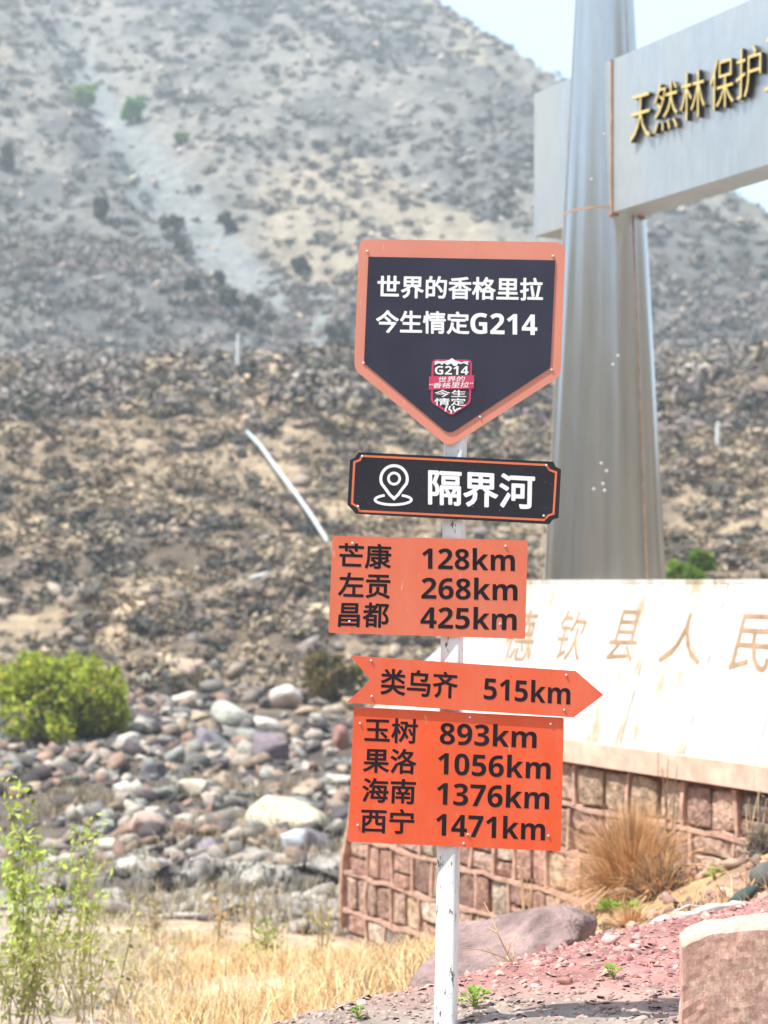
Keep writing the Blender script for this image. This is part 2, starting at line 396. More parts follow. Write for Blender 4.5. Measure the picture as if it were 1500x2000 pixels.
TAN = np.array([(0.42, 0.34, 0.26), (0.36, 0.28, 0.22), (0.30, 0.26, 0.23), (0.46, 0.36, 0.25), (0.25, 0.2, 0.18), (0.40, 0.28, 0.22)])
n = 4500; X, Y = spread(n, -0.32, 0.34, 42, 82, R); s = 0.05 + 0.30 * R.random(n) ** 4
tag(scatter('bank_stones', RS1, np.stack([X, Y, H(X, Y) + 0.25 * s], 1), np.stack([s * 1.4, s, s * .7], 1), TAN[R.integers(0, 6, n)] * .75 * (1 + R.normal(0, .12, (n, 1))), M_ROCK, 1, 8),
    'rubble of tan broken stones over the far bank', 'stones', kind='stuff')

# riverbed stones
RIV = np.array([(0.40, 0.34, 0.28), (0.25, 0.235, 0.22), (0.12, 0.11, 0.105), (0.27, 0.27, 0.24), (0.30, 0.20, 0.155), (0.47, 0.42, 0.36), (0.10, 0.08, 0.085), (0.36, 0.27, 0.20)])
n = 14000; X, Y = spread(n, -0.26, 0.06, 19.5, 46, R); ok = (fbm(X, Y, 0, .35, 3, 68) + R.normal(0, .25, n)) > -.05 + .5 * sstep(36, 46, Y); X, Y = X[ok], Y[ok]; n = len(X)
s = 0.022 + 0.17 * R.random(n) ** 3.4; s *= np.interp(Y, [19, 30, 45], [0.9, 1.25, 1.7])
tag(scatter('river_stones', RS1, np.stack([X, Y, H(X, Y) + 0.35 * s], 1), np.stack([s * R.uniform(1.1, 1.7, n), s * .9, s * R.uniform(.45, .9, n)], 1), RIV[R.integers(0, 8, n)] * .78 * (1 + R.normal(0, .15, (n, 1))), M_ROCK, 1.2, 9),
    'small mixed grey and cream stones filling the dry riverbed', 'stones', kind='stuff')

def boulder(name, px, py, Y, w, h, dep, col, label, cat='boulder', seed=1, rotz=0.0, tilt=0.0, group=None, sub=3, sink=0.25, cuts=8, mat=None, amp=.14, box=.45):
    """(px,py) centre in the photo, w,h,dep real half sizes"""
    V, Fc = rock_shape(sub, seed, cuts, amp, .5, .95 if box else .85, box)
    V = V * np.array([w, dep, h])
    c, s_ = math.cos(tilt), math.sin(tilt); V = V @ np.array([[c, 0, -s_], [0, 1, 0], [s_, 0, c]]).T
    c, s_ = math.cos(rotz), math.sin(rotz); V = V @ np.array([[c, -s_, 0], [s_, c, 0], [0, 0, 1]]).T
    C = P(px, py, Y)
    cc = np.tile(np.asarray(col, float), (len(V), 1)) * (1 + .15 * fbm(V[:, 0], V[:, 1], V[:, 2], 3 / max(w, .1), 3, seed))[:, None]
    o = obj(name, V + C, Fc, mat or M_ROCK, cols=cc, smooth=sub > 3, origin=C)
    return tag(o, label, cat, group)
def depth_at(px, py):
    """distance at which the ray through a photo pixel meets the ground"""
    Ys = np.concatenate([np.linspace(9, 60, 1200), np.linspace(60.1, 400, 1600)]); X = (px - 750) * Ys / F; Z = EYE - (py - HY) * Ys / F
    d = Z - H(X, Ys); i = np.argmax(d < 0); return Ys[i]
def boulder_px(x0, y0, x1, y1, col, label, seed, **kw):
    Y = depth_at((x0 + x1) / 2, y1 - 3); w = (x1 - x0) / 2 * Y / F; h = (y1 - y0) / 2 * Y / F
    return boulder('boulder', (x0 + x1) / 2, (y0 + y1) / 2, Y + w * .5, w * 1.08, h * 1.12, w, col, label, seed=seed, **kw)
B = [((492, 1437, 565, 1497), (0.20, 0.16, 0.18), 'large dark purple angular boulder in the middle of the riverbed'),
     ((375, 1425, 450, 1470), (0.22, 0.20, 0.23), 'dark slate grey boulder left of the big purple one'),
     ((410, 1372, 490, 1425), (0.38, 0.38, 0.33), 'broad greenish grey boulder upstream below the brown bank'),
     ((338, 1350, 388, 1388), (0.50, 0.42, 0.36), 'rounded cream pink boulder at the top left edge of the riverbed'),
     ((530, 1340, 585, 1388), (0.55, 0.48, 0.42), 'bright cream boulder at the top of the riverbed'),
     ((230, 1428, 268, 1468), (0.50, 0.45, 0.42), 'pale boulder beside the right end of the green bush'),
     ((222, 1525, 256, 1562), (0.55, 0.52, 0.46), 'cream boulder standing alone in dark rubble below the bush'),
     ((478, 1560, 640, 1618), (0.50, 0.44, 0.32), 'wide flat sandy yellow boulder beside the lowest signboard'),
     ((552, 1618, 606, 1662), (0.50, 0.53, 0.58), 'bluish white boulder touching a dark one near the wall'),
     ((588, 1620, 652, 1672), (0.17, 0.15, 0.17), 'dark round boulder at the lower right of the riverbed'),
     ((255, 1588, 318, 1636), (0.42, 0.31, 0.26), 'brownish pink boulder in the middle of the small pale stones'),
     ((228, 1672, 276, 1718), (0.50, 0.48, 0.44), 'tilted pale slab boulder at the near edge of the riverbed'),
     ((298, 1680, 336, 1710), (0.36, 0.32, 0.34), 'mauve grey boulder at the near edge of the riverbed'),
     ((395, 1545, 432, 1590), (0.50, 0.42, 0.36), 'leaning pinkish beige boulder in mid riverbed'),
     ((268, 1490, 322, 1525), (0.15, 0.14, 0.15), 'low blackish boulder below the bush shadow'),
     ((345, 1525, 410, 1562), (0.52, 0.45, 0.36), 'pale tan boulder with a rusty lower edge in mid riverbed'),
     ((648, 1420, 690, 1470), (0.33, 0.17, 0.14), 'rust red boulder just left of the lowest signboard'),
     ((645, 755, 695, 790), (0.50, 0.37, 0.24), 'tan orange boulder on the crest of the far bank'),
     ((330, 1285, 405, 1330), (0.42, 0.31, 0.25), 'long reddish tan boulder at the foot of the far bank'),
     ((370, 1640, 440, 1672), (0.20, 0.17, 0.19), 'low dark boulder among pale stones near the front of the riverbed')]
for i, (b, c, l) in enumerate(B): boulder_px(*b, np.array(c), l, 500 + i, rotz=random.uniform(-.4, .4), tilt=random.uniform(-.25, .25))
names = {0: 'cream', 1: 'grey', 2: 'dark grey', 3: 'greenish grey', 4: 'reddish', 5: 'whitish', 6: 'blackish', 7: 'tan'}
shapes_me = {}
cnt = 0
placed = [((b[0] + b[2]) / 2, (b[1] + b[3]) / 2) for b, c, l in B]
used = set()
while cnt < 120:
    px = random.uniform(60, 690); py = random.uniform(1375, 1712)
    if px < 300 and py < 1480: continue
    if px < 200 and py > 1560: continue
    if any(abs(px - a) < 26 and abs(py - b_) < 20 for a, b_ in placed): continue
    placed.append((px, py)); k = random.randrange(8); sz = 8 + 15 * random.random() ** 1.8
    Y = depth_at(px, py); w = sz * Y / F
    zone = 'near' if py > 1600 else 'middle' if py > 1480 else 'far'
    side = 'far left' if px < 180 else 'left' if px < 300 else 'centre left' if px < 400 else 'centre right' if px < 520 else 'right' if px < 610 else 'far right'
    szw = 'small' if sz < 10 else 'smaller' if sz < 13 else 'medium' if sz < 17 else 'larger'
    if (zone, side, szw, k) in used: placed.pop(); continue
    used.add((zone, side, szw, k))
    key = (k, random.randrange(4))
    if key not in shapes_me:
        V, Fc = rock_shape(2, 700 + k * 10 + key[1], 7, .25, .4, .9, .55)
        o = obj('river_boulder', V, Fc, M_ROCK, cols=np.tile(RIV[k], (len(V), 1)), origin=(0, 0, 0)); shapes_me[key] = o.data; bpy.data.objects.remove(o)
    o = bpy.data.objects.new('river_boulder', shapes_me[key]); COL.objects.link(o)
    x = (px - 750) * Y / F; o.location = (x, Y, float(H(np.array([x]), np.array([Y]))[0]) + w * .3)
    o.scale = (w * random.uniform(1.1, 1.6), w, w * random.uniform(.5, .95)); o.rotation_euler = (random.uniform(-.3, .3), random.uniform(-.4, .4), random.uniform(0, 6.28))
    zone = 'near' if py > 1600 else 'middle' if py > 1480 else 'far'
    side = 'far left' if px < 180 else 'left' if px < 300 else 'centre left' if px < 400 else 'centre right' if px < 520 else 'right' if px < 610 else 'far right'
    szw = 'small' if sz < 10 else 'smaller' if sz < 13 else 'medium' if sz < 17 else 'larger'
    tag(o, f'{szw} {names[k]} stone in the {side} of the {zone} part of the riverbed', 'boulder', 'mid sized stones in the dry riverbed')
    cnt += 1

# ------------------------------------------------------------------ plants
def leaf_quads(C, s, r, long=1.0, up=0.0):
    n = len(C); a = r.normal(size=(n, 3)); a[:, 2] += up; a /= np.linalg.norm(a, axis=1)[:, None]
    b = np.cross(a, r.normal(size=(n, 3))); b /= np.linalg.norm(b, axis=1)[:, None]
    s = np.broadcast_to(s, (n,))[:, None]
    V = np.stack([C - a * s * long, C - b * s * .5, C + a * s * long, C + b * s * .5], 1).reshape(-1, 3)
    return V, np.arange(4 * n).reshape(n, 4)

def bush(name, px, py_top, py_bot, x0, x1, label, leafcol, n=2500, leaf=0.03, Y=None, cat='bush', seed=1, dens=0.5, parent_part='foliage', group=None, dark=.5):
    r = np.random.default_rng(seed); Y = Y or depth_at((x0 + x1) / 2, py_bot)
    cx = (x0 + x1) / 2; w = (x1 - x0) / 2 * Y / F; base = P(cx, py_bot, Y); h = (py_bot - py_top) * Y / F
    t = empty(name, base, label, cat, group)
    # clumps through the crown
    k = max(7, int(14 * dens * 2)); cl = []
    for i in range(k):
        a = r.uniform(0, 2 * math.pi); q = math.sqrt(r.uniform(0, 1)) * 0.75
        cl.append((math.cos(a) * q * w, math.sin(a) * q * w * .7, h * r.uniform(.25, .86) * (1 - .35 * q * q), r.uniform(.16, .34)))
    cl = np.array(cl); pick = r.integers(0, k, n)
    d = r.normal(size=(n, 3)); d /= np.linalg.norm(d, axis=1)[:, None]; d *= (r.uniform(0.25, 1, (n, 1))) ** .6
    rr = cl[pick, 3][:, None] * np.array([[w, w * .8, h * .62]]) * 1.15
    C = cl[pick, :3] + d * rr; C[:, 2] = np.maximum(C[:, 2], 0.02 * h)
    ns_ = n // 7; pk = r.integers(0, k, max(6, n // 60)); dd = r.normal(size=(len(pk), 3)); dd[:, 2] = np.abs(dd[:, 2]) + .3; dd /= np.linalg.norm(dd, axis=1)[:, None]
    wh = r.integers(0, len(pk), ns_); tq = r.uniform(.85, 1.45, (ns_, 1)); rr2 = cl[pk[wh], 3][:, None] * np.array([[w, w * .8, h * .62]])
    C[:ns_] = cl[pk[wh], :3] + dd[wh] * tq * rr2 + r.normal(0, .02, (ns_, 3)) * w
    V, Fc = leaf_quads(C, r.uniform(.7, 1.3, n) * leaf, r, 1.1)
    lc = np.asarray(leafcol)[None] * (1 + r.normal(0, .25, (n, 1))); m = r.random(n) < .18; lc[m] = lc[m] * np.array([1.35, 1.0, .6]); m = r.random(n) < .1; lc[m] = np.array([.32, .25, .13])
    obj(parent_part, V + base, Fc, M_LEAF, t, np.repeat(np.clip(lc, .01, .8), 4, axis=0))
    mb = MB()
    for i in range(k):
        e = cl[i, :3]; b0 = np.array([e[0] * .15, e[1] * .15, -.04 * h])
        pth = [b0, b0 * .5 + e * .5 + r.normal(0, .05 * w, 3), e]
        V, f = tube(np.array(pth) + base, [w * .03, w * .02, w * .008], 5); mb.add(V, f, (0.12, 0.09, 0.06))
    mb.build('stems', M_BARK, t)
    return t

bush('green_bush', 0, 1252, 1462, -40, 255, 'big bright spring green bush at the far left edge of the riverbed', (0.40, 0.48, 0.06), 7000, .07, seed=3, dens=1.2)
bush('small_tree', 0, 1282, 1455, 135, 256, 'yellow green round bush overlapping the right end of the big green bush', (0.42, 0.52, 0.045), 3600, .06, seed=4, dens=.8)
bush('olive_bush', 0, 1255, 1372, 588, 715, 'olive brown bush half hidden behind the notched end of the arrow board', (0.20, 0.17, 0.07), 2200, .08, seed=5)
bush('green_bush', 0, 1068, 1150, 1300, 1392, 'dark green bush right behind the pillar above the white plinth', (0.20, 0.34, 0.05), 2500, .10, seed=6, Y=40)
bush('mountain_bush', 0, 155, 213, 136, 197, 'olive green round bush high on the mountainside, leftmost of the green ones', (0.22, 0.36, 0.08), 1600, .25, seed=8)
bush('mountain_bush', 0, 185, 246, 232, 282, 'darker green bush beside the grey scree streak on the mountainside', (0.09, 0.30, 0.07), 1600, .25, seed=9)
bush('mountain_bush', 0, 255, 284, 338, 370, 'smallest green bush at the edge of the scree streak on the mountainside', (0.16, 0.28, 0.05), 900, .2, seed=10)
DK = (0.055, 0.058, 0.045)
for i, (x0, y0, x1, y1, l) in enumerate([
    (352, 533, 402, 580, 'dark round shrub at the left edge of the scree fan'), (420, 562, 470, 602, 'dark shrub on the scree fan just right of the round one'),
    (468, 575, 512, 615, 'brown dark shrub lowest of the cluster on the scree fan'), (462, 608, 500, 642, 'dark shrub at the bottom of the shrub cluster on the scree'),
    (412, 528, 442, 558, 'small dark shrub above the cluster on the scree fan'), (568, 500, 612, 538, 'dark shrub at the right side of the scree streak, above the road post'),
    (310, 412, 362, 465, 'wide grey shrub left of the scree streak halfway up'), (424, 410, 466, 455, 'slanting dark shrub right of the scree streak halfway up'),
    (340, 470, 376, 502, 'low dark shrub on the left margin of the scree streak'), (172, 385, 222, 430, 'grey green shrub on the spur left of the scree'),
    (0, 275, 32, 335, 'dark shrub at the left border of the photo on the mountain'), (632, 630, 690, 685, 'dark spreading shrub at the foot of the mountain near the shield board')]):
    bush('mountain_shrub', 0, y0, y1, x0, x1, l, np.array(DK) * random.uniform(.8, 1.3), 900, .22, seed=40 + i, cat='shrub')

# dry golden grass in front, left
def grass(name, X, Y, hgt, col, mat, seed, label, kind='stuff', lean=.35, wid=.006, parent=None):
    r = np.random.default_rng(seed); n = len(X); Z = H(X, Y) - .01; b = np.stack([X, Y, Z], 1)
    a = r.uniform(0, 2 * math.pi, n); ln = r.normal(0, lean, (n, 2)); h = hgt
    side = np.stack([np.cos(a), np.sin(a), 0 * a], 1) * wid
    mid = b + np.stack([ln[:, 0] * h * .4, ln[:, 1] * h * .4, h * .6], 1); tip = b + np.stack([ln[:, 0] * h, ln[:, 1] * h, h * (1 - .3 * np.abs(ln[:, 0]))], 1)
    V = np.stack([b - side, b + side, mid + side * .7, mid - side * .7, tip], 1).reshape(-1, 3)
    i = np.arange(n) * 5
    Fc = np.concatenate([np.stack([i, i + 1, i + 2], 1), np.stack([i, i + 2, i + 3], 1), np.stack([i + 3, i + 2, i + 4], 1)])
    o = obj(name, V, Fc, mat, parent, np.repeat(np.clip(col * (1 + r.normal(0, .2, (n, 1))), .01, .9), 5, axis=0))
    if parent is None: tag(o, label, 'grass', kind=kind)
    return o
n = 60000; X = R.uniform(-3.6, 1.1, n); Y = R.uniform(7.2, 16.6, n)
ok = (Y > edge_y(X) + .55) & (Y < 15.6 + .8 * fbm(X, Y, 0, .6, 2, 72)) & (R.random(n) < sstep(-.17, -.10, X / Y)) & (X < 8.75 - .528 * Y + 0.2) & (X < .6 + .5 * fbm(X, Y, 0, .8, 2, 71)) & (fbm(X, Y, 0, 1.0, 4, 70) + R.normal(0, .16, n) > -.02 + .3 * sstep(-1.2, -3, X))
X, Y = X[ok], Y[ok]; n = len(X)
gc = np.array([(0.78, 0.56, 0.29), (0.72, 0.47, 0.22), (0.82, 0.68, 0.45), (0.60, 0.43, 0.26)])[R.integers(0, 4, n)]
grass('dry_grass', X, Y, (.04 + .24 * R.random(n) ** 1.6) * np.interp(Y, [9, 16], [1, .6]), gc, M_DRY, 3, 'golden dry grass on the slope left of the post', wid=.004, lean=.5)
n = 16000; X = R.uniform(-4.6, -.6, n); Y = R.uniform(8, 17.5, n); ok = (R.random(n) < sstep(-.08, -.14, X / Y)) & (fbm(X, Y, 0, 1.3, 3, 79) > -.1); X, Y = X[ok], Y[ok]; n = len(X)
grass('pale_litter', X, Y, R.uniform(.04, .2, n), np.array([(0.50, 0.42, 0.33), (0.62, 0.54, 0.42), (0.34, 0.27, 0.20), (0.45, 0.44, 0.18)])[R.integers(0, 4, n)], M_DRY, 14, 'pale twigs and litter under the shrubs at the lower left', wid=.006, lean=1.0)
n = 9000; X = R.uniform(-5.2, .3, n); Y = R.uniform(17, 30, n); ok = fbm(X, Y, 0, .5, 3, 75) > .12; X, Y = X[ok], Y[ok]; n = len(X)
grass('sparse_grass', X, Y, R.uniform(.1, .35, n), np.tile((0.40, 0.33, 0.22), (n, 1)), M_DRY, 4, 'sparse straw coloured grass along the near riverbed edge', wid=.008)
n = 9000; X = R.uniform(1.0, 4.2, n); Y = R.uniform(8.8, 13.6, n); ok = (X < 8.6 - .528 * Y) & (Y > edge_y(X) + .4) & (fbm(X, Y, 0, 1.1, 3, 77) > .1); X, Y = X[ok], Y[ok]; n = len(X)
grass('bank_grass', X, Y, R.uniform(.05, .2, n), np.tile((0.55, 0.36, 0.20), (n, 1)), M_DRY, 5, 'short dry grass on the soil below the masonry plinth', wid=.004, lean=.6)

def ground_at(px, py):
    Y = depth_at(px, py) if py < 1990 else 9.0; p = P(px, py, Y); p[2] = H(p[:1], p[1:2])[0]; return p
def tussock(px, py, r_px, h_px, Y, n, cols, label, seed, core=None):
    r = np.random.default_rng(seed); b = P(px, py, Y); b[2] = H(b[:1], b[1:2])[0] - .02; rad = r_px * Y / F; h = h_px * Y / F
    t = empty('grass_tussock', b, label, 'grass tussock')
    a = r.uniform(0, 2 * math.pi, n); q = r.uniform(0, .3, n) * rad; tilt = np.minimum(np.abs(r.normal(0, .95, n)), 1.5)
    L = h * r.uniform(.5, 1.1, n); d = np.stack([np.cos(a), np.sin(a)], 1)
    p0 = np.concatenate([d * q[:, None], np.zeros((n, 1))], 1)
    tip = p0 + np.concatenate([d * (np.sin(tilt) * L * rad / h * 1.9)[:, None], (np.cos(tilt) * L)[:, None]], 1)
    mid = p0 * .45 + tip * .55 + np.array([0, 0, 1]) * (L * .16)[:, None]
    s = np.stack([-d[:, 1], d[:, 0], 0 * a], 1) * .0022 + r.normal(0, .0006, (n, 3))
    V = np.stack([p0 - s, p0 + s, mid + s, mid - s, tip], 1).reshape(-1, 3) + b
    i = np.arange(n) * 5; Fc = np.concatenate([np.stack([i, i + 1, i + 2], 1), np.stack([i, i + 2, i + 3], 1), np.stack([i + 3, i + 2, i + 4], 1)])
    c = np.asarray(cols)[r.integers(0, len(cols), n)] * (1 + r.normal(0, .18, (n, 1)))
    obj('blades', V, Fc, M_DRY, t, np.repeat(np.clip(c, .01, .9), 5, axis=0))
    if core is not None:
        m = 500; C = r.normal(0, 1, (m, 3)) * np.array([rad * .42, rad * .35, h * .16]) + np.array([core[0] * rad, -.05, h * .3])
        V, Fc = leaf_quads(C + b, r.uniform(.008, .018, m), r, 1.4)
        obj('twigs', V, Fc, M_BARK, t, np.tile((0.13, 0.11, 0.10), (len(V), 1)))['kind'] = 'stuff'
    return t
STRAW = [(0.60, 0.34, 0.16), (0.66, 0.42, 0.22), (0.5, 0.26, 0.12), (0.70, 0.5, 0.3)]
tussock(1235, 1745, 105, 200, 11.6, 3200, STRAW, 'tall rusty orange dry tussock in front of the stone plinth', 21, core=(.45,))
tussock(1285, 1745, 60, 100, 11.2, 900, STRAW + [(0.2, 0.16, 0.13)], 'lower dark centred tussock at the right foot of the tall one', 22, core=(.3,))
tussock(1488, 1660, 40, 75, 11.5, 500, [(0.4, .33, .24), (.22, .24, .2)], 'grey dry tussock at the right border against the plinth', 23, core=(0,))
tussock(1235, 1800, 45, 50, 9.6, 400, STRAW, 'small flat straw tuft left of the white cloth', 24)

# light green twig shrubs at the left border, and thin dry stalks
def twig_shrub(px, py_b, py_t, Y, spread_px, ns, lc, label, seed, nl=60, leaf=.02, name='twig_shrub', cat='shrub', stemc=(0.42, 0.34, 0.20)):
    nl = int(nl * 1.25); leaf *= 1.3
    r = np.random.default_rng(seed); b = P(px, py_b, Y); b[2] = H(b[:1], b[1:2])[0]; ht = EYE - (py_t - HY) * Y / F - b[2]; w = spread_px * Y / F
    t = empty(name, b, label, cat); mb = MB(); Cs = []
    for i in range(ns):
        x0 = r.uniform(-.35, .35) * w; x1 = x0 + r.uniform(-.6, .6) * w; y1 = r.uniform(-.5, .5) * w; h = ht * r.uniform(.6, 1.0)
        pts = np.array([[x0, 0, -.02], [x0 * .6 + x1 * .4 + r.normal(0, .02), y1 * .4, h * .5], [x1, y1, h]])
        q = np.linspace(0, 1, 6)[:, None]; path = (1 - q) ** 2 * pts[0] + 2 * q * (1 - q) * pts[1] + q * q * pts[2] + b
        V, f = tube(path, np.linspace(.006, .0018, 6) * Y / 9, 4); mb.add(V, f, stemc)
        for j in range(nl):
            q1 = r.uniform(.3, 1.02); p = (1 - q1) ** 2 * pts[0] + 2 * q1 * (1 - q1) * pts[1] + q1 * q1 * pts[2]
            Cs.append(p + b + r.normal(0, .035, 3) * Y / 9)
    mb.build('stems', M_BARK, t)
    if nl:
        C = np.array(Cs); V, Fc = leaf_quads(C, r.uniform(.6, 1.2, len(C)) * leaf, r, 1.2)
        c = np.asarray(lc)[None] * (1 + r.normal(0, .2, (len(C), 1))); obj('leaves', V, Fc, M_LEAF, t, np.repeat(np.clip(c, .01, .9), 4, axis=0))
    return t
LG = (0.50, 0.62, 0.14)
twig_shrub(25, 1990, 1525, 10.5, 110, 9, LG, 'tall leggy shrub with small lime leaves in the lower left corner', 31, 46, .021)
twig_shrub(130, 1960, 1580, 11.5, 100, 8, LG, 'lime leaved twig shrub second from the left border', 32, 36, .02)
twig_shrub(60, 2040, 1740, 9.5, 170, 10, (0.40, 0.42, 0.14), 'low yellowish twig shrub at the bottom left corner', 33, 40, .018)
twig_shrub(185, 2020, 1740, 10.0, 110, 7, (0.42, 0.42, 0.12), 'thin yellow green shrub in front of the golden grass', 34, 30, .016)
twig_shrub(425, 1850, 1740, 15.5, 14, 2, (0.62, 0.42, 0.18), 'lone dry weed with an orange seed head at the grass edge', 35, 26, .02, 'dry_weed', 'weed')
twig_shrub(495, 1840, 1690, 16, 18, 2, (0.52, 0.42, 0.22), 'tall pale dry weed standing near the middle of the grass edge', 36, 22, .018, 'dry_weed', 'weed')
twig_shrub(300, 1840, 1740, 16, 24, 4, (0.50, 0.42, 0.25), 'bushy pale dry weed left of the orange seed head', 37, 24, .02, 'dry_weed', 'weed')
twig_shrub(625, 1860, 1740, 14, 30, 4, (0.46, 0.40, 0.12), 'yellowish weed beside the left corner of the masonry', 38, 20, .016, 'dry_weed', 'weed')
twig_shrub(520, 1900, 1790, 13, 40, 5, (0.34, 0.40, 0.10), 'greenish yellow weed rising from the golden grass', 39, 30, .016, 'dry_weed', 'weed')
twig_shrub(1030, 1745, 1655, 12.6, 26, 4, (0.6, 0.42, 0.25), 'branched straw stalk in front of the masonry right of the post', 40, 3, .012, 'dry_weed', 'weed', (0.62, 0.45, 0.26))

twig_shrub(1305, 1650, 1475, 12.0, 26, 5, (0.35, 0.28, 0.2), 'thin bare dark stems standing against the pink ledge right of the tussock', 41, 2, .01, 'dry_weed', 'weed', (0.22, 0.15, 0.11))
twig_shrub(1480, 1640, 1530, 11.6, 60, 5, (0.5, 0.38, 0.25), 'straw coloured leaning stems at the right border against the masonry', 42, 3, .012, 'dry_weed', 'weed', (0.55, 0.40, 0.25))

# ------------------------------------------------------------------ stone plinth under the pillar
A0 = np.array([1.36, 14.0, 0.0]); D = np.array([-.467, .884, 0.0]); NN = np.array([-.884, -.467, 0.0]); UP = np.array([0, 0, 1.0])
def Wp(s, z, n=0.0): return A0 + D * s + NN * n + UP * z
SE = 3.72; SB = -7.0
M_BAND = paint('pink_mortar', (0.46, 0.29, 0.225), 0.9, 0.35, 0.2, 14)
M_WSTONE = vmat('wall_stone', 0.9, 16.0, 0.6, 1.0, 0.05)
def marble():
    m, t, b = nodes('white_marble')
    st = pos_noise(t, 1.6, 5, 0.6, (5, 5, 0.7)); big = pos_noise(t, 1.3, 3, .5, seed=4)
    f = N(t, 'ShaderNodeMath', operation='MULTIPLY'); t.links.new(ramp(t, st, 0.46, 0.62), f.inputs[0]); t.links.new(ramp(t, big, .42, .56), f.inputs[1])
    c = mixc(t, f.outputs[0], (0.60, 0.59, 0.565), (0.36, 0.29, 0.19))
    c = mixc(t, ramp(t, pos_noise(t, 7, 6, .7, seed=9), .54, .72), c, (0.36, 0.35, 0.33))
    t.links.new(c, b.inputs['Base Color']); b.inputs['Roughness'].default_value = .5; bump(t, b, pos_noise(t, 25, 4), .1, .003); return m
M_MARBLE = marble(); M_DARKJ = paint('joint_dark', (0.46, 0.34, 0.26), 0.9)
pl = empty('stone_plinth', tuple(Wp(0, -1.1)), 'slanted white marble plinth with carved characters on a red masonry base', 'plinth')
def sbox(s0, s1, z0, z1, n0, n1):
    return hexa([Wp(s0, z0, n0), Wp(s1, z0, n0), Wp(s1, z0, n1), Wp(s0, z0, n1)], [Wp(s0, z1, n0), Wp(s1, z1, n0), Wp(s1, z1, n1), Wp(s0, z1, n1)])
V, f = sbox(SB, SE, -2.6, .112, -5.0, -.05); V = V.copy()
V[5, :] -= D * .52; V[6, :] -= D * .52
obj('wall_core', V, f, paint('core_stone', (0.30, 0.19, 0.15), .9, .35, .2, 5), pl)
courses = [.11, -.23, -.57, -.91, -1.25, -1.6, -1.97, -2.4]
def wob(s0, s1, zc, hh, n0, n1, vertical=False, seg=.4):
    """a wavy mortar strip"""
    L = abs(s1 - s0); m = max(2, int(L / seg) + 1); V = []; Fc = []
    for i in range(m):
        q = i / (m - 1); a = s0 + (s1 - s0) * q
        h = hh * random.uniform(.6, 1.4) / 2; dz = random.uniform(-.018, .018); no = n1 + random.uniform(-.008, .008)
        if vertical: pts = [(zc - h + dz, a, n0), (zc - h + dz, a, no), (zc + h + dz, a, no), (zc + h + dz, a, n0)]; V += [Wp(p[0], p[1], p[2]) for p in pts]
        else: pts = [(a, zc - h + dz, n0), (a, zc - h + dz, no), (a, zc + h + dz, no), (a, zc + h + dz, n0)]; V += [Wp(*p) for p in pts]
    for i in range(m - 1):
        for k in range(4): Fc.append((i * 4 + k, i * 4 + (k + 1) % 4, i * 4 + 4 + (k + 1) % 4, i * 4 + 4 + k))
    Fc += [(3, 2, 1, 0), tuple(4 * (m - 1) + k for k in range(4))]
    return np.array(V), Fc
for z in courses[1:]:
    V, f = wob(SB, SE - .02 - .36 * max(0, z + 1.2), z, .036, -.06, .022, seg=.2); obj('mortar_course', V, f, M_BAND, pl)
STC = np.array([(0.52, 0.35, 0.27), (0.56, 0.45, 0.36), (0.44, 0.27, 0.21), (0.34, 0.21, 0.17), (0.46, 0.31, 0.25), (0.24, 0.19, 0.17), (0.42, 0.24, 0.19), (0.48, 0.34, 0.24)])
def stone(cs, cz, ws, hz, seed, col):
    r = np.random.default_rng(seed); m = 8; an = np.linspace(0, 2 * math.pi, m, endpoint=False) + r.uniform(-.07, .07, m)
    k = (np.abs(np.cos(an)) ** 9 + np.abs(np.sin(an)) ** 9) ** (-1 / 9)
    rad = k * r.uniform(.86, 1.02, m); n1 = r.uniform(.002, .024)
    V = [Wp(cs + math.cos(a) * ws / 2 * q, cz + math.sin(a) * hz / 2 * q, -.055) for a, q in zip(an, rad)]
    V += [Wp(cs + math.cos(a) * ws / 2 * q * .97, cz + math.sin(a) * hz / 2 * q * .97, n1 - .012) for a, q in zip(an, rad)]
    V += [Wp(cs + math.cos(a) * ws / 2 * q * .7, cz + math.sin(a) * hz / 2 * q * .88, n1 + r.uniform(-.014, .014)) for a, q in zip(an, rad)]
    V.append(Wp(cs, cz, n1 + .008))
    Fc = []
    for lv in (0, 1):
        for k_ in range(m): Fc.append((lv * m + (k_ + 1) % m, lv * m + k_, lv * m + m + k_, lv * m + m + (k_ + 1) % m))
    for k_ in range(m): Fc.append((2 * m + (k_ + 1) % m, 2 * m + k_, 3 * m))
    obj('wall_stone', V, Fc, M_WSTONE, pl, np.tile(col * r.uniform(.8, 1.2), (len(V), 1)))
sd_ = 0
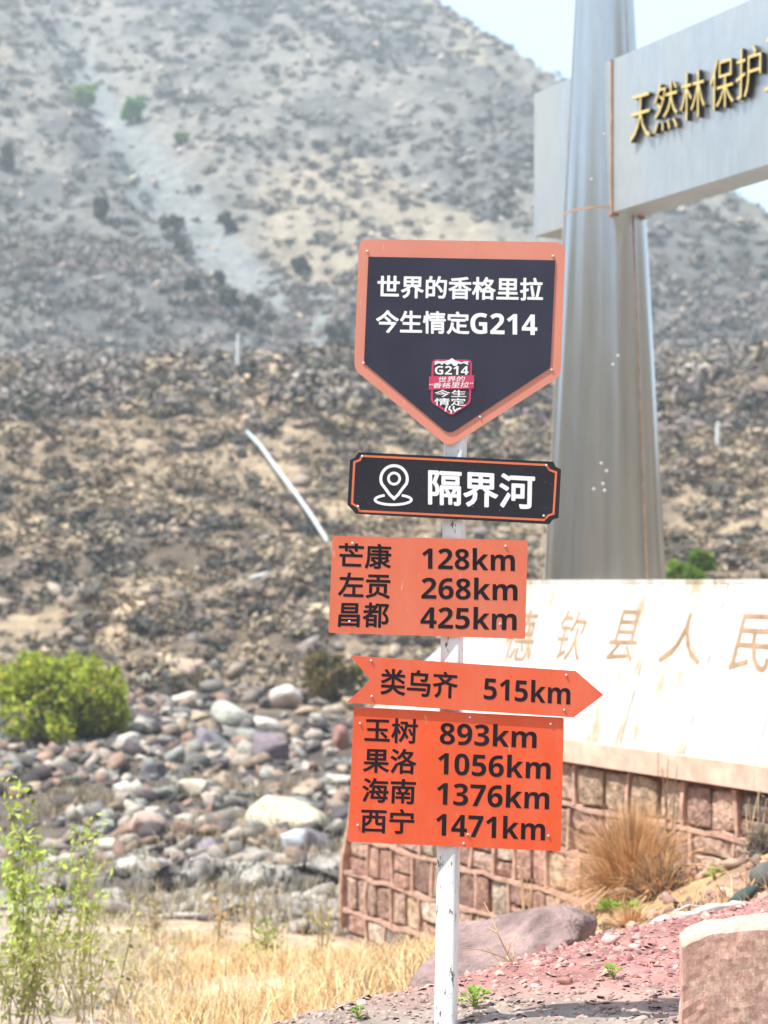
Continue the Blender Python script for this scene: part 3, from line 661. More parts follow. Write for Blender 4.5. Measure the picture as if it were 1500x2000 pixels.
for ri in range(len(courses) - 1):
    zt, zb = courses[ri], courses[ri + 1]; hh = zt - zb
    s = SE - .08 - .36 * max(0, (zt + zb) / 2 + 1.2); ends = []
    while s > -3.2:
        w = random.uniform(.30, .52) if ri > 0 else random.uniform(.5, .8)
        if zt > -1.0 or s > -1.2:
            s1 = s - w; sd_ += 1
            V, f = wob(zb + .02, zt - .02, s1, .036, -.06, .020, True, .12); obj('mortar_joint', V, f, M_BAND, pl)
            ch = random.random(); a0, a1, b0, b1 = s1 + .012, s - .012, zb + .014, zt - .014
            if ri == 0: b1 = zt - .02
            cells = [(a0, a1, b0, b1)]
            if (a1 - a0) > .3 and ch < .45: q = random.uniform(.38, .62); m_ = a0 + (a1 - a0) * q; cells = [(a0, m_ - .004, b0, b1), (m_ + .004, a1, b0, b1)]
            elif ch < .75: q = random.uniform(.38, .62); m_ = b0 + (b1 - b0) * q; cells = [(a0, a1, b0, m_ - .004), (a0, a1, m_ + .004, b1)]
            for k, (x0, x1, y0, y1) in enumerate(cells):
                stone((x0 + x1) / 2, (y0 + y1) / 2, x1 - x0, y1 - y0, sd_ * 7 + k, STC[random.randrange(8)])
        s -= w
V, f = wob(-2.35, .10, SE, .06, -.12, .04, True, .3)
V = V - D[None] * (.37 * np.maximum(0, V[:, 2:3] + 1.2)); obj('corner_mortar', V, f, M_BAND, pl)
# pink ledge in blocks
s = SE - .53; M_LEDGE = paint('pink_ledge', (0.66, 0.43, 0.34), .85, .25, .3, 6)
while s > SB:
    w = random.uniform(.7, 1.2); V, f = sbox(s - w + .005, s, .113, .276 + random.uniform(-.003, .003), -.4, .07 + random.uniform(-.006, .006)); obj('ledge_block', V, f, M_LEDGE, pl); s -= w
# marble facing
ZB, ZT, SL = .28, 1.47, .39
HB, HT = 3.2, 1.355           # hip at the left end: bottom and top
def Fp(s, q, n=0.0): return Wp(s, ZB + (ZT - ZB) * q, -SL * q + n)
V = np.array([Fp(SB, 0, -.03), Fp(HB - .03, 0, -.03), Wp(HB - .5, ZB, -4.6), Wp(SB, ZB, -4.6), Fp(SB, .985, -.03), Fp(HT - .02, .985, -.03), Wp(HT - .3, ZT - .02, -4.2), Wp(SB, ZT - .02, -4.2)])
obj('plinth_core', V, BOXF, M_DARKJ, pl)
def slab(s0, s1, s0t, s1t):
    a, b_, c, d_ = (s0 + .006, 0), (s1 - .006, 0), (s1t - .006, 1), (s0t + .006, 1)
    fr = [Fp(*p, .0) for p in (a, b_, c, d_)]; bk = [Fp(*p, -.027) for p in (a, b_, c, d_)]
    obj('marble_slab', np.array(bk + fr), BOXF, M_MARBLE, pl)
j = -1.505 + .76 * 6; js = []
while j > SB: js.append(j); j -= .76
js = [x for x in js if x < HB - .1]
prev = HB
hip = lambda s: None
for s0 in js:
    # clip the slab's top by the hip line
    s1b = prev; s1t = min(prev, HT) if prev > HT else prev
    s0t = min(s0, HT)
    if s0 >= HT:
        q0 = (HB - s0) / (HB - HT); q1 = (HB - s1b) / (HB - HT)
        fr = [(s0 + .004, 0), (s1b - .004, 0)] + ([(s1b - .004, q1)] if q1 > .01 else []) + [(s0 + .004, q0)]
        m_ = len(fr); V = np.array([Fp(a, b_, -.027) for a, b_ in fr] + [Fp(a, b_, 0) for a, b_ in fr])
        Fc = [tuple(range(m_))[::-1], tuple(range(m_, 2 * m_))] + [(k, (k + 1) % m_, m_ + (k + 1) % m_, m_ + k) for k in range(m_)]
        obj('marble_slab', V, Fc, M_MARBLE, pl)
    elif prev > HT:
        q1 = (HB - prev) / (HB - HT)
        fr = [(s0 + .004, 0), (prev - .004, 0), (prev - .004, q1), (HT, 1), (s0 + .004, 1)]
        m_ = 5; V = np.array([Fp(a, b_, -.027) for a, b_ in fr] + [Fp(a, b_, 0) for a, b_ in fr])
        Fc = [tuple(range(m_))[::-1], tuple(range(m_, 2 * m_))] + [(k, (k + 1) % m_, m_ + (k + 1) % m_, m_ + k) for k in range(m_)]
        obj('marble_slab', V, Fc, M_MARBLE, pl)
    else: slab(s0, prev, s0, prev)
    prev = s0
V = np.array([Wp(SB, ZT - .019, -SL + .01), Wp(HT + .02, ZT - .019, -SL + .01), Wp(HT - .28, ZT - .019, -4.25), Wp(SB, ZT - .019, -4.25)]); V = np.vstack([V, V + [0, 0, .03]])
obj('marble_cap', V, BOXF, M_MARBLE, pl)

# ------------------------------------------------------------------ lettering
def text_mesh(body, offset=0.0, res=3):
    c = bpy.data.curves.new('lettering', 'FONT'); c.body = body; c.offset = offset; c.resolution_u = res; c.fill_mode = 'BOTH' if hasattr(c, 'fill_mode') else None
    o = bpy.data.objects.new('lettering', c); COL.objects.link(o); bpy.context.view_layer.update()
    me = bpy.data.meshes.new_from_object(o.evaluated_get(bpy.context.evaluated_depsgraph_get()))
    V = np.array([v.co[:] for v in me.vertices]); Fc = [tuple(p.vertices) for p in me.polygons]
    bpy.data.objects.remove(o); bpy.data.curves.remove(c); bpy.data.meshes.remove(me)
    return V, Fc
def quadmap(V, q):
    """bbox of V mapped on the quad q = TL, TR, BR, BL (any dimension)"""
    q = [np.asarray(p, float) for p in q]
    u = (V[:, 0] - V[:, 0].min()) / np.ptp(V[:, 0]); v = (V[:, 1] - V[:, 1].min()) / np.ptp(V[:, 1])
    u, v = u[:, None], v[:, None]
    return q[3] * (1 - u) * (1 - v) + q[2] * u * (1 - v) + q[1] * u * v + q[0] * (1 - u) * v
def ray_plane(px, py, p0, nrm):
    d = np.array([(px - 750) / F, 1.0, -(py - HY) / F]); o = np.array([0, 0, EYE]); t = ((p0 - o) @ nrm) / (d @ nrm); return o + d * t
def solid(V, Fc, thick_vec):
    """closed letter: front faces, offset back faces and side walls"""
    n = len(V); edges = {}
    for f in Fc:
        for i in range(len(f)):
            a, b_ = f[i], f[(i + 1) % len(f)]; edges[(a, b_)] = 1
    side = [(b_, a, a + n, b_ + n) for (a, b_) in edges if (b_, a) not in edges]
    return np.vstack([V, V + thick_vec]), list(Fc), side, [tuple(i + n for i in f[::-1]) for f in Fc]
# carved characters on the marble
M_CARVE = paint('carved_ochre', (0.32, 0.21, 0.13), .9, .3, .2, 6)
fn = np.cross(Fp(1, 0) - Fp(0, 0), Fp(0, 1) - Fp(0, 0)); fn /= np.linalg.norm(fn)
if fn @ NN < 0: fn = -fn
c5 = lambda x, y: (900 + x * .4, 1100 + y * .4)
for ch, q in (('德', [(268, 222), (385, 225), (330, 482), (190, 478)]), ('钦', [(505, 225), (628, 232), (575, 482), (440, 474)]), ('县', [(772, 225), (895, 230), (838, 482), (692, 478)]),
              ('人', [(1040, 240), (1210, 245), (1165, 500), (955, 485)]), ('民', [(1370, 245), (1545, 250), (1490, 540), (1300, 520)])):
    V, Fc = text_mesh(ch, 0.002); qq = [ray_plane(*c5(*p), Fp(0, 0, .004), fn) for p in q]
    W3 = quadmap(V, qq); obj('carved_character', W3, Fc, M_CARVE, pl)

# ------------------------------------------------------------------ steel pillar and name board
def steel(name, col=(0.62, 0.64, 0.65), rough=.3, streak=(1, 1, .12), aniso=0.0, arot=0.0):
    m, t, b = nodes(name)
    s = pos_noise(t, 14, 4, .6, streak); s2 = pos_noise(t, 1.1, 3, .5, (1, 1, .4), 5)
    c = mixc(t, ramp(t, s, .35, .7), tuple(np.array(col) * .9), col); c = mixc(t, ramp(t, s2, .5, .8), c, tuple(np.array(col) * np.array([.86, .82, .78])))
    t.links.new(c, b.inputs['Base Color']); b.inputs['Metallic'].default_value = 1
    r = ramp(t, s2, .3, .8, (rough * .8,) * 3, (rough * 1.35,) * 3); t.links.new(r, b.inputs['Roughness']); bump(t, b, s2, .05, .02)
    if aniso: b.inputs['Anisotropic'].default_value = aniso; tg = N(t, 'ShaderNodeTangent', direction_type='RADIAL', axis='Z'); t.links.new(tg.outputs[0], b.inputs['Tangent']); b.inputs['Anisotropic Rotation'].default_value = arot
    return m
M_STEEL = steel('brushed_steel', (0.54, 0.53, 0.50), .19, aniso=.25, arot=.25); M_PANEL = steel('board_steel', (0.66, 0.69, 0.69), .48, (1, 1, .3)); M_RUST = paint('rust_seam', (0.42, 0.24, 0.15), .8, .3)
M_WELD = paint('pale_weld', (0.55, 0.54, 0.52), .5, .2)
C2 = np.array([1.82, 15.2, 0.0]); RAD = lambda z: .502 - .0548 * (z - 1.49)
pe = empty('steel_pillar', (1.82, 15.2, 1.485), 'tapering stainless steel pillar carrying a board with gold characters', 'pillar')
def ring_pts(z, r, n=64): return [C2 + np.array([math.cos(2 * math.pi * k / n) * r, math.sin(2 * math.pi * k / n) * r, z]) for k in range(n)]
def shaft(z0, z1, n=64, m=10):
    zs = np.linspace(z0, z1, m); V = []; 
    for z in zs: V += ring_pts(z, RAD(z))
    Fc = [(i * n + k, i * n + (k + 1) % n, (i + 1) * n + (k + 1) % n, (i + 1) * n + k) for i in range(m - 1) for k in range(n)]
    b0 = len(V); V += ring_pts(z0, RAD(z0)) + ring_pts(z1, RAD(z1))
    Fc += [tuple(b0 + k for k in range(n))[::-1], tuple(b0 + n + k for k in range(n))]
    return V, Fc
ZJ = 4.49
V, f = shaft(1.482, ZJ - .006); obj('lower_shaft', V, f, M_STEEL, pe, smooth=True)
V, f = shaft(ZJ + .006, 8.6); obj('upper_shaft', V, f, M_STEEL, pe, smooth=True)
V = ring_pts(ZJ - .008, RAD(ZJ) + .003) + ring_pts(ZJ + .008, RAD(ZJ) + .003); f = [(k, (k + 1) % 64, 64 + (k + 1) % 64, 64 + k) for k in range(64)]
V2 = ring_pts(ZJ - .008, RAD(ZJ) - .03) + ring_pts(ZJ + .008, RAD(ZJ) - .03); V += V2; f += [(64 + k, 64 + (k + 1) % 64, 192 + (k + 1) % 64, 192 + k) for k in range(64)] + [(k, 128 + k, 128 + (k + 1) % 64, (k + 1) % 64) for k in range(64)]
obj('weld_ring', V, f, M_RUST, pe)
def seam(ang, z0, z1, w, mat, nm='seam'):
    mb = MB(); m = 14; V = []
    for i in range(m):
        z = z0 + (z1 - z0) * i / (m - 1); r = RAD(z)
        for da, dr in ((-w, -.01), (-w * .6, .0045), (w * .6, .0045), (w, -.01)):
            a = ang + da / r; V.append(C2 + np.array([math.cos(a) * (r + dr), math.sin(a) * (r + dr), z]))
    Fc = [(i * 4 + k, i * 4 + k + 1, i * 4 + 5 + k, i * 4 + 4 + k) for i in range(m - 1) for k in range(3)]
    obj(nm, V, Fc, mat, pe)
vd = math.atan2(-15.2, -1.82)    # towards the camera
seam(vd + .73, 1.49, ZJ - .01, .011, M_RUST); seam(vd + .78, 5.5, 8.6, .009, M_WELD); seam(vd - 1.38, 1.49, ZJ - .01, .006, M_WELD)
# small dents / bolts
def ball(p, r, mat, nm, parent, sc=(1, 1, 1)):
    V, Fc = ICO[2]; return obj(nm, V * r * np.array(sc) + p, Fc, mat, parent, smooth=True)
M_BOLT = paint('bolt_metal', (0.6, 0.6, 0.62), .35)
for px_, py_ in ((1172, 262), (1148, 350), (1162, 905), (1172, 920), (1165, 945), (1148, 955), (1168, 958), (1185, 712), (1195, 695)):
    p = ray_plane(px_, py_, C2, np.array([0, 1, 0.])); z = p[2]; x = p[0] - C2[0]; r_ = RAD(z)
    k = math.sqrt(max(r_ * r_ - x * x, 0)); z = EYE - (py_ - HY) * (C2[1] - k) / F
    ball(np.array([p[0], C2[1] - k, z]), .012, M_BOLT, 'bolt', pe, (1, .6, 1))
# board through the pillar
bf = C2 + NN * .16; TB = .33
def Bd(px, py, n=0.0): return ray_plane(px, py, bf + NN * n, NN)
pR = Bd(1205, 412); zb_ = pR[2]; zt_ = Bd(1205, 113)[2]
sL = (Bd(1043, 300) - C2) @ D; sR = -7.0
def Bw(s, z, n): q = C2 + D * s + NN * n; return np.array([q[0], q[1], z])
def bbox_(s0, s1, z0, z1, n0, n1): return hexa([Bw(s0, z0, n0), Bw(s1, z0, n0), Bw(s1, z0, n1), Bw(s0, z0, n1)], [Bw(s0, z1, n0), Bw(s1, z1, n0), Bw(s1, z1, n1), Bw(s0, z1, n1)])
V, f = bbox_(sR, sL, zb_, zt_, .16, .16 - TB); obj('name_board', V, f, M_PANEL, pe)
V, f = bbox_(-.345, -.325, zb_ - .01, zt_ + .005, .135, .172); obj('board_edge_trim', V, f, M_RUST, pe)
V, f = bbox_(-.33, -.10, zb_ - .022, zb_ - .004, .17, -.18); obj('board_bracket', V, f, M_RUST, pe)
M_GOLD, tt, bb = nodes('gold_letter'); bb.inputs['Base Color'].default_value = (0.78, 0.60, 0.22, 1); bb.inputs['Metallic'].default_value = .25; bb.inputs['Roughness'].default_value = .4
M_LSIDE = paint('letter_side', (0.03, 0.03, 0.03), .6)
c3 = lambda x, y: (1020 + x * .32, y * .32)
for ch, q in (('天', [(668, 590), (780, 558), (778, 830), (655, 872)]), ('然', [(805, 520), (945, 480), (945, 775), (800, 818)]), ('林', [(968, 455), (1112, 415), (1112, 705), (965, 745)]),
              ('保', [(1148, 378), (1288, 335), (1288, 640), (1143, 685)]), ('护', [(1308, 305), (1458, 258), (1455, 565), (1303, 612)]), ('工', [(1480, 240), (1650, 185), (1650, 500), (1478, 560)]), ('程', [(1680, 175), (1860, 115), (1860, 440), (1678, 500)])):
    V, Fc = text_mesh(ch, -0.011); qq = [Bd(*c3(*p), .05) for p in q]; W3 = quadmap(V, qq)
    VV, fr, si, bk = solid(W3, Fc, -NN * .045)
    o = obj('gold_character', VV, fr + si + bk, M_GOLD, pe); o.data.materials.append(M_LSIDE)
    o.data.polygons.foreach_set('material_index', np.array([0] * len(fr) + [1] * (len(si) + len(bk)), dtype=np.int32))

# ------------------------------------------------------------------ the signpost
YS = 6.0
def S(px, py, dy=0.0): return np.array([(px - 750) * YS / F, YS + dy, EYE - (py - HY) * YS / F])
sp = empty('signpost', tuple(S(870.5, 2010)), 'white steel post with a dark shield, a place name board and orange distance boards', 'signpost')
def postmat():
    m, t, b = nodes('chipped_white_paint')
    n1 = pos_noise(t, 26, 5, .7, (2.2, 2.2, .55)); c = mixc(t, ramp(t, n1, .59, .62), (0.84, 0.84, 0.84), (0.16, 0.14, 0.13))
    n2 = pos_noise(t, 5, 4, .6, (1, 1, .5), 7); c = mixc(t, ramp(t, n2, .5, .8), c, (0.55, 0.56, 0.58), 'MULTIPLY')
    t.links.new(c, b.inputs['Base Color']); b.inputs['Roughness'].default_value = .4; bump(t, b, n1, .25, .002); return m
M_POST = postmat()
def post_c(py): return 889.5 + (870.5 - 889.5) * (py - 870) / 1130.0
path = [S(post_c(py), py, 0) for py in np.linspace(560, 2040, 20)]
# a square tube with rounded edges, one corner turned a little to the right
prof = []
hw = .0365; rc = .012
for cx_, cy_, a0 in ((hw - rc, hw - rc, 0), (-(hw - rc), hw - rc, 90), (-(hw - rc), -(hw - rc), 180), (hw - rc, -(hw - rc), 270)):
    for da in (0, 30, 60, 90): prof.append((cx_ + rc * math.cos(math.radians(a0 + da)), cy_ + rc * math.sin(math.radians(a0 + da))))
ct, st_ = math.cos(math.radians(-14)), math.sin(math.radians(-14)); prof = [(x * ct - y * st_, x * st_ + y * ct) for x, y in prof]
prof = [(x * .92, y) for x, y in prof]
V = [p + np.array([x, y, 0]) for p in path for x, y in prof]; n_ = len(prof); m_ = len(path)
Fc = [(i * n_ + (k + 1) % n_, i * n_ + k, (i + 1) * n_ + k, (i + 1) * n_ + (k + 1) % n_) for i in range(m_ - 1) for k in range(n_)] + [tuple(range(n_)), tuple((m_ - 1) * n_ + k for k in range(n_))[::-1]]
obj('post', V, Fc, M_POST, sp)

def rpoly(pts, rad):
    """rounds the corners of a polygon (px units)"""
    out = []; n = len(pts); rad = rad if hasattr(rad, '__len__') else [rad] * n
    for i in range(n):
        p0, p1, p2 = (np.array(pts[(i + d) % n], float) for d in (-1, 0, 1)); r = rad[i]
        if r < .5: out.append(p1); continue
        a = (p0 - p1) / np.linalg.norm(p0 - p1); b_ = (p2 - p1) / np.linalg.norm(p2 - p1)
        for q in np.linspace(0, 1, 6): out.append((1 - q) ** 2 * (p1 + a * r) + 2 * q * (1 - q) * p1 + q * q * (p1 + b_ * r))
    return out
def plate(name, pts, rad, mat, dy, th, parent, back=None):
    pp = rpoly(pts, rad); n = len(pp)
    V = [S(*p, dy) for p in pp] + [S(*p, dy + th) for p in pp]
    Fc = [tuple(range(n)), tuple(range(n, 2 * n))[::-1]] + [((k + 1) % n, k, n + k, n + (k + 1) % n) for k in range(n)]
    V = np.array(V)
    a = V[:n]; area = sum(a[i][0] * a[(i + 1) % n][2] - a[(i + 1) % n][0] * a[i][2] for i in range(n))
    if area < 0: Fc = [f[::-1] for f in Fc]
    return obj(name, V, Fc, mat, parent)
def stroke(name, pts, w, mat, dy, parent, closed=False, th=.001):
    pts = [np.array(p, float) for p in pts]; n = len(pts); L = []; Rr = []
    for i in range(n):
        a = pts[(i - 1) % n] if (closed or i > 0) else pts[i]; b_ = pts[(i + 1) % n] if (closed or i < n - 1) else pts[i]
        d0 = pts[i] - a; d1 = b_ - pts[i]; d0 = d0 / (np.linalg.norm(d0) or 1); d1 = d1 / (np.linalg.norm(d1) or 1)
        t = d0 + d1; t = t / (np.linalg.norm(t) or 1); nn = np.array([-t[1], t[0]]); k = 1 / max(.5, abs(np.array([-d1[1], d1[0]]) @ nn) if np.linalg.norm(d1) > 0 else 1)
        L.append(pts[i] + nn * w / 2 * k); Rr.append(pts[i] - nn * w / 2 * k)
    V = [S(*p, dy) for p in L] + [S(*p, dy) for p in Rr]
    Fc = [(k, (k + 1) % n, n + (k + 1) % n, n + k) for k in range(n if closed else n - 1)]
    return obj(name, V, Fc, mat, parent)
def heavy(s_):
    return ''.join(chr(0x1D7EC + int(c)) if c.isdigit() else chr(0x1D5EE + ord(c) - 97) if 'a' <= c <= 'z' else chr(0x1D5D4 + ord(c) - 65) if 'A' <= c <= 'Z' else c for c in s_)
def stext(name, body, q, mat, dy, parent, offset=.012):
    if ord(body[0]) < 256: body = heavy(body)
    V, Fc = text_mesh(body, 0.0); W3 = quadmap(V, [S(*p, dy) for p in q]); hgt = np.linalg.norm(S(*q[0]) - S(*q[3])); mb = MB()
    # heavy strokes: thin layers of print, each a hair in front of the last
    e = hgt * offset; mb.add(W3, Fc)
    for k in range(10):
        a = 2 * math.pi * k / 10; mb.add(W3 + np.array([math.cos(a) * e, -(k + 1) * .00002, math.sin(a) * e]), Fc)
    return mb.build(name, mat, parent)
K1 = lambda x, y: (660 + x * .32, 440 + y * .32)
K2 = lambda x, y: (620 + x * .38667, 1020 + y * .38667)
K8 = lambda x, y: (820 + x * .09333, 690 + y * .09333)
k1 = lambda L: [K1(*p) for p in L]
k2 = lambda L: [K2(*p) for p in L]
k8 = lambda L: [K8(*p) for p in L]
_paint0 = paint
def board_paint(name, col, *a, **k):
    m = _paint0(name, col, *a, **k); t = m.node_tree; b = t.nodes['Principled BSDF']; src = b.inputs['Base Color'].links[0].from_socket
    d = ramp(t, pos_noise(t, 9, 6, .7, (1.6, 1, .35), 11.0), .46, .80, (0, 0, 0), (.13, .13, .13)); c = mixc(t, d, src, (0.62, 0.50, 0.44))
    sc = ramp(t, pos_noise(t, 55, 3, .6, (1, 1, .22), 2.0), .70, .74, (0, 0, 0), (.30, .30, .30)); c = mixc(t, sc, c, (0.8, 0.66, 0.6))
    t.links.new(c, b.inputs['Base Color']); r2 = ramp(t, pos_noise(t, 6, 4, .6, seed=5), .3, .7, (.28, .28, .28), (.55, .55, .55)); t.links.new(r2, b.inputs['Roughness'])
    bump(t, b, pos_noise(t, 5, 2, .5), .15, .01); return m
M_SALMON = board_paint('glare_paled_orange', (0.74, 0.27, 0.19), .38, .05, .5, 4)  # paler, pinker orange: sky glare on the upper boards put into the colour
M_NAVY = paint('dark_navy', (0.030, 0.030, 0.055), .38, .2, .5, 5, speck=(0.35, 0.35, 0.4))
M_BLACK = paint('black_board', (0.014, 0.012, 0.020), .42, .2, .5, 5, speck=(0.35, 0.35, 0.4))
M_WHITE = paint('white_print', (0.9, 0.9, 0.91), .5, .02); M_LINE = paint('orange_line', (0.72, 0.17, 0.07), .5, .05)
M_ORA = board_paint('orange_board', (0.74, 0.17, 0.09), .4, .05, .5, 4); M_ORB = board_paint('deep_orange_board', (0.82, 0.105, 0.03), .4, .05, .5, 4)
M_INK = paint('black_letter', (0.014, 0.009, 0.014), .65, .3, .2); M_PINK = paint('emblem_pink', (0.62, 0.05, 0.13), .45, .05); M_EMB = paint('emblem_dark', (0.05, 0.04, 0.05), .5)
M_RIV = paint('rivet_metal', (0.62, 0.55, 0.52), .35)
def rivet(px, py, dy, parent, r=.0042):
    n = 8; V = []
    for rr, h in ((1, 0), (.95, .0018), (.55, .003)):
        V += [S(px, py, dy - h) + np.array([math.cos(2 * math.pi * k / n) * r * rr, 0, math.sin(2 * math.pi * k / n) * r * rr]) for k in range(n)]
    Fc = [(lv * n + k, lv * n + (k + 1) % n, lv * n + n + (k + 1) % n, lv * n + n + k) for lv in (0, 1) for k in range(n)] + [tuple(2 * n + k for k in range(n))]
    obj('rivet', V, Fc, M_RIV, parent)

# 1 shield
FY = -.046
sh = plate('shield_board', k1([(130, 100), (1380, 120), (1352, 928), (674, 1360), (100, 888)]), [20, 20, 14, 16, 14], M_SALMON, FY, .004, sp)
plate('dark_panel', k1([(187, 208), (1318, 230), (1288, 880), (676, 1283), (160, 850)]), [0, 0, 6, 14, 6], M_NAVY, FY - .003, .0028, sh)
fy = FY - .0036
for ln, q in (('世界的香格里拉', [(246, 322), (1242, 340), (1240, 474), (242, 454)]), ('今生情定', [(236, 533), (795, 545), (795, 676), (236, 666)]), ('G214', [(805, 548), (1208, 558), (1208, 684), (805, 674)])):
    stext('lettering', ln, k1(q), M_WHITE, fy, sh, .028 if ln != 'G214' else .008)
for p in ((180, 175), (1305, 204), (158, 852), (1297, 893), (863, 1178)): rivet(*K1(*p), FY, sh)
# emblem on the shield
E0 = fy
em = plate('emblem', k8([(250, 165), (1065, 185), (1040, 1080), (650, 1335), (225, 1060)]), [9, 9, 7, 5, 7], M_EMB, E0, .0008, sh)
so = lambda *a, **k: stroke(*a, **k)
so('emblem_outline', [p for p in rpoly(k8([(265, 185), (1060, 195), (1030, 1060), (650, 1310), (240, 1040)]), [8, 8, 7, 5, 7])], 4.0, M_PINK, E0 - .001, sh, closed=True)
def flat(name, pts, mat, dy, parent):
    V = np.array([S(*p, dy) for p in pts]); return obj(name, V, [tuple(range(len(V)))], mat, parent)
flat('emblem_mountain', k8([(300, 290), (300, 215), (360, 195), (420, 210), (520, 200), (600, 180), (660, 138), (720, 185), (800, 210), (860, 230), (930, 205), (1020, 215), (985, 240), (1010, 290), (900, 245), (840, 265), (790, 250), (760, 300), (700, 305), (640, 250), (560, 290), (500, 240), (455, 285), (400, 245), (340, 265)]), M_WHITE, E0 - .0014, sh)
flat('emblem_band', k8([(185, 520), (1120, 492), (1115, 770), (180, 800)]), M_PINK, E0 - .0018, sh)
stext('emblem_lettering', 'G214', k8([(305, 305), (1010, 305), (1000, 490), (305, 480)]), M_WHITE, E0 - .0016, sh, .004)
stext('emblem_lettering', '世界的', k8([(385, 530), (935, 515), (915, 630), (370, 640)]), M_WHITE, E0 - .0022, sh, .014)
stext('emblem_lettering', '“香格里拉”', k8([(200, 655), (1110, 630), (1080, 750), (180, 768)]), M_WHITE, E0 - .0022, sh, .014)
stext('emblem_lettering', '今生', k8([(310, 800), (950, 805), (955, 950), (300, 945)]), M_WHITE, E0 - .0016, sh, .022)
stext('emblem_lettering', '情定', k8([(300, 970), (945, 975), (945, 1130), (300, 1120)]), M_WHITE, E0 - .0016, sh, .022)
for L in ([(560, 1135), (530, 1190), (525, 1250)], [(620, 1135), (600, 1200), (650, 1240), (640, 1290)], [(700, 1135), (690, 1190), (720, 1240), (770, 1200), (840, 1180)]):
    so('emblem_river', k8(L), 3.2, M_WHITE, E0 - .0016, sh)
# 2 place name board
FN = -.056
nb = plate('place_board', k1([(125, 1392), (1305, 1450), (1320, 1480), (1352, 1497), (1337, 1790), (1302, 1800), (1282, 1828), (108, 1765), (92, 1742), (60, 1710), (75, 1440), (106, 1424)]), 1.2, M_BLACK, FN, .012, sp)
so('border_line', k1([(150, 1415), (1262, 1470), (1282, 1500), (1322, 1514), (1306, 1765), (1275, 1775), (1250, 1802), (135, 1748), (122, 1722), (88, 1703), (102, 1452), (134, 1441)]), 4.2, M_LINE, FN - .0004, nb, closed=True)
stext('lettering', '隔界河', k1([(553, 1500), (1190, 1535), (1185, 1735), (553, 1706)]), M_WHITE, FN - .0004, nb, .027)
cx_, cy_ = 342, 1552
so('pin_symbol', k1([(cx_ + 34 * math.cos(a), cy_ + 34 * math.sin(a)) for a in np.linspace(0, 2 * math.pi, 28, endpoint=False)]), 16 * .32, M_WHITE, FN - .0005, nb, closed=True)
arc = [(cx_ + 80 * math.cos(a), cy_ + 2 + 80 * math.sin(a)) for a in np.linspace(math.radians(158), math.radians(382), 26)]
tear = arc + [(395, 1610), (368, 1648), (342, 1673), (315, 1648), (288, 1610)]
so('pin_symbol', k1(tear), 18 * .32, M_WHITE, FN - .0005, nb, closed=True)
ell = [(337 + 110 * math.cos(a), 1680 + 30 * math.sin(a)) for a in np.linspace(math.radians(-62), math.radians(242), 30)]
so('pin_symbol', k1(ell), 16 * .32, M_WHITE, FN - .0005, nb)
for p in ((150, 1418), (1263, 1472), (124, 1720), (1247, 1777)): rivet(*K1(*p), FN - .001, nb)
# 3 distance board
def board(nm, corners, rad, mat, fyb, lines, rivets, label=None):
    b_ = plate(nm, k2(corners), rad, mat, fyb, .004, sp)
    for s_, q in lines: stext('lettering', s_, k2(q), M_INK, fyb - .0004, b_, .0 if ord(s_[0]) < 256 else .022)
    for p in rivets: rivet(*K2(*p), fyb - .001, b_)
    if label: b_['label'] = label
board('distance_board', [(78, 70), (1057, 93), (1043, 588), (58, 556)], [4] * 4, M_ORA, -.046,
      [('芒康', [(113, 107), (373, 115), (368, 236), (110, 228)]), ('128km', [(527, 126), (992, 136), (992, 248), (527, 236)]), ('左贡', [(113, 255), (367, 262), (363, 384), (107, 376)]),
       ('268km', [(525, 274), (1005, 284), (1005, 396), (523, 386)]), ('昌都', [(115, 405), (360, 408), (357, 530), (107, 524)]), ('425km', [(520, 421), (1002, 431), (1000, 545), (518, 533)])],
      [(178, 108), (945, 122), (163, 500), (918, 512)], 'orange board listing three places, below the place name board')
board('arrow_board', [(168, 670), (1295, 747), (1435, 867), (1285, 980), (150, 905), (268, 793)], [0] * 6, board_paint('arrow_orange', (0.78, 0.13, 0.055), .4, .05, .5, 4), -.054,
      [('类乌齐', [(325, 735), (705, 757), (700, 884), (320, 862)]), ('515km', [(838, 776), (1270, 804), (1268, 917), (835, 889)])],
      [(272, 695), (1248, 768), (275, 874), (1238, 942)], 'orange arrow board pointing right with a notched tail')
board('distance_board', [(185, 928), (1238, 982), (1222, 1652), (155, 1603)], [4] * 4, M_ORB, -.046,
      [('玉树', [(243, 983), (505, 990), (500, 1112), (240, 1100)]), ('893km', [(617, 1001), (1103, 1023), (1100, 1136), (615, 1115)]), ('果洛', [(238, 1134), (498, 1142), (495, 1264), (232, 1254)]),
       ('1056km', [(608, 1151), (1173, 1177), (1170, 1292), (605, 1266)]), ('海南', [(232, 1285), (495, 1294), (490, 1415), (227, 1403)]), ('1376km', [(603, 1301), (1167, 1327), (1163, 1443), (600, 1418)]),
       ('西宁', [(225, 1436), (487, 1444), (485, 1565), (220, 1556)]), ('1471km', [(598, 1456), (1145, 1484), (1143, 1597), (595, 1571)])],
      [(216, 1011), (767, 980), (1171, 1013), (205, 1521), (735, 1612), (1160, 1574), (756, 1567)], 'deep orange lowest board listing four places')

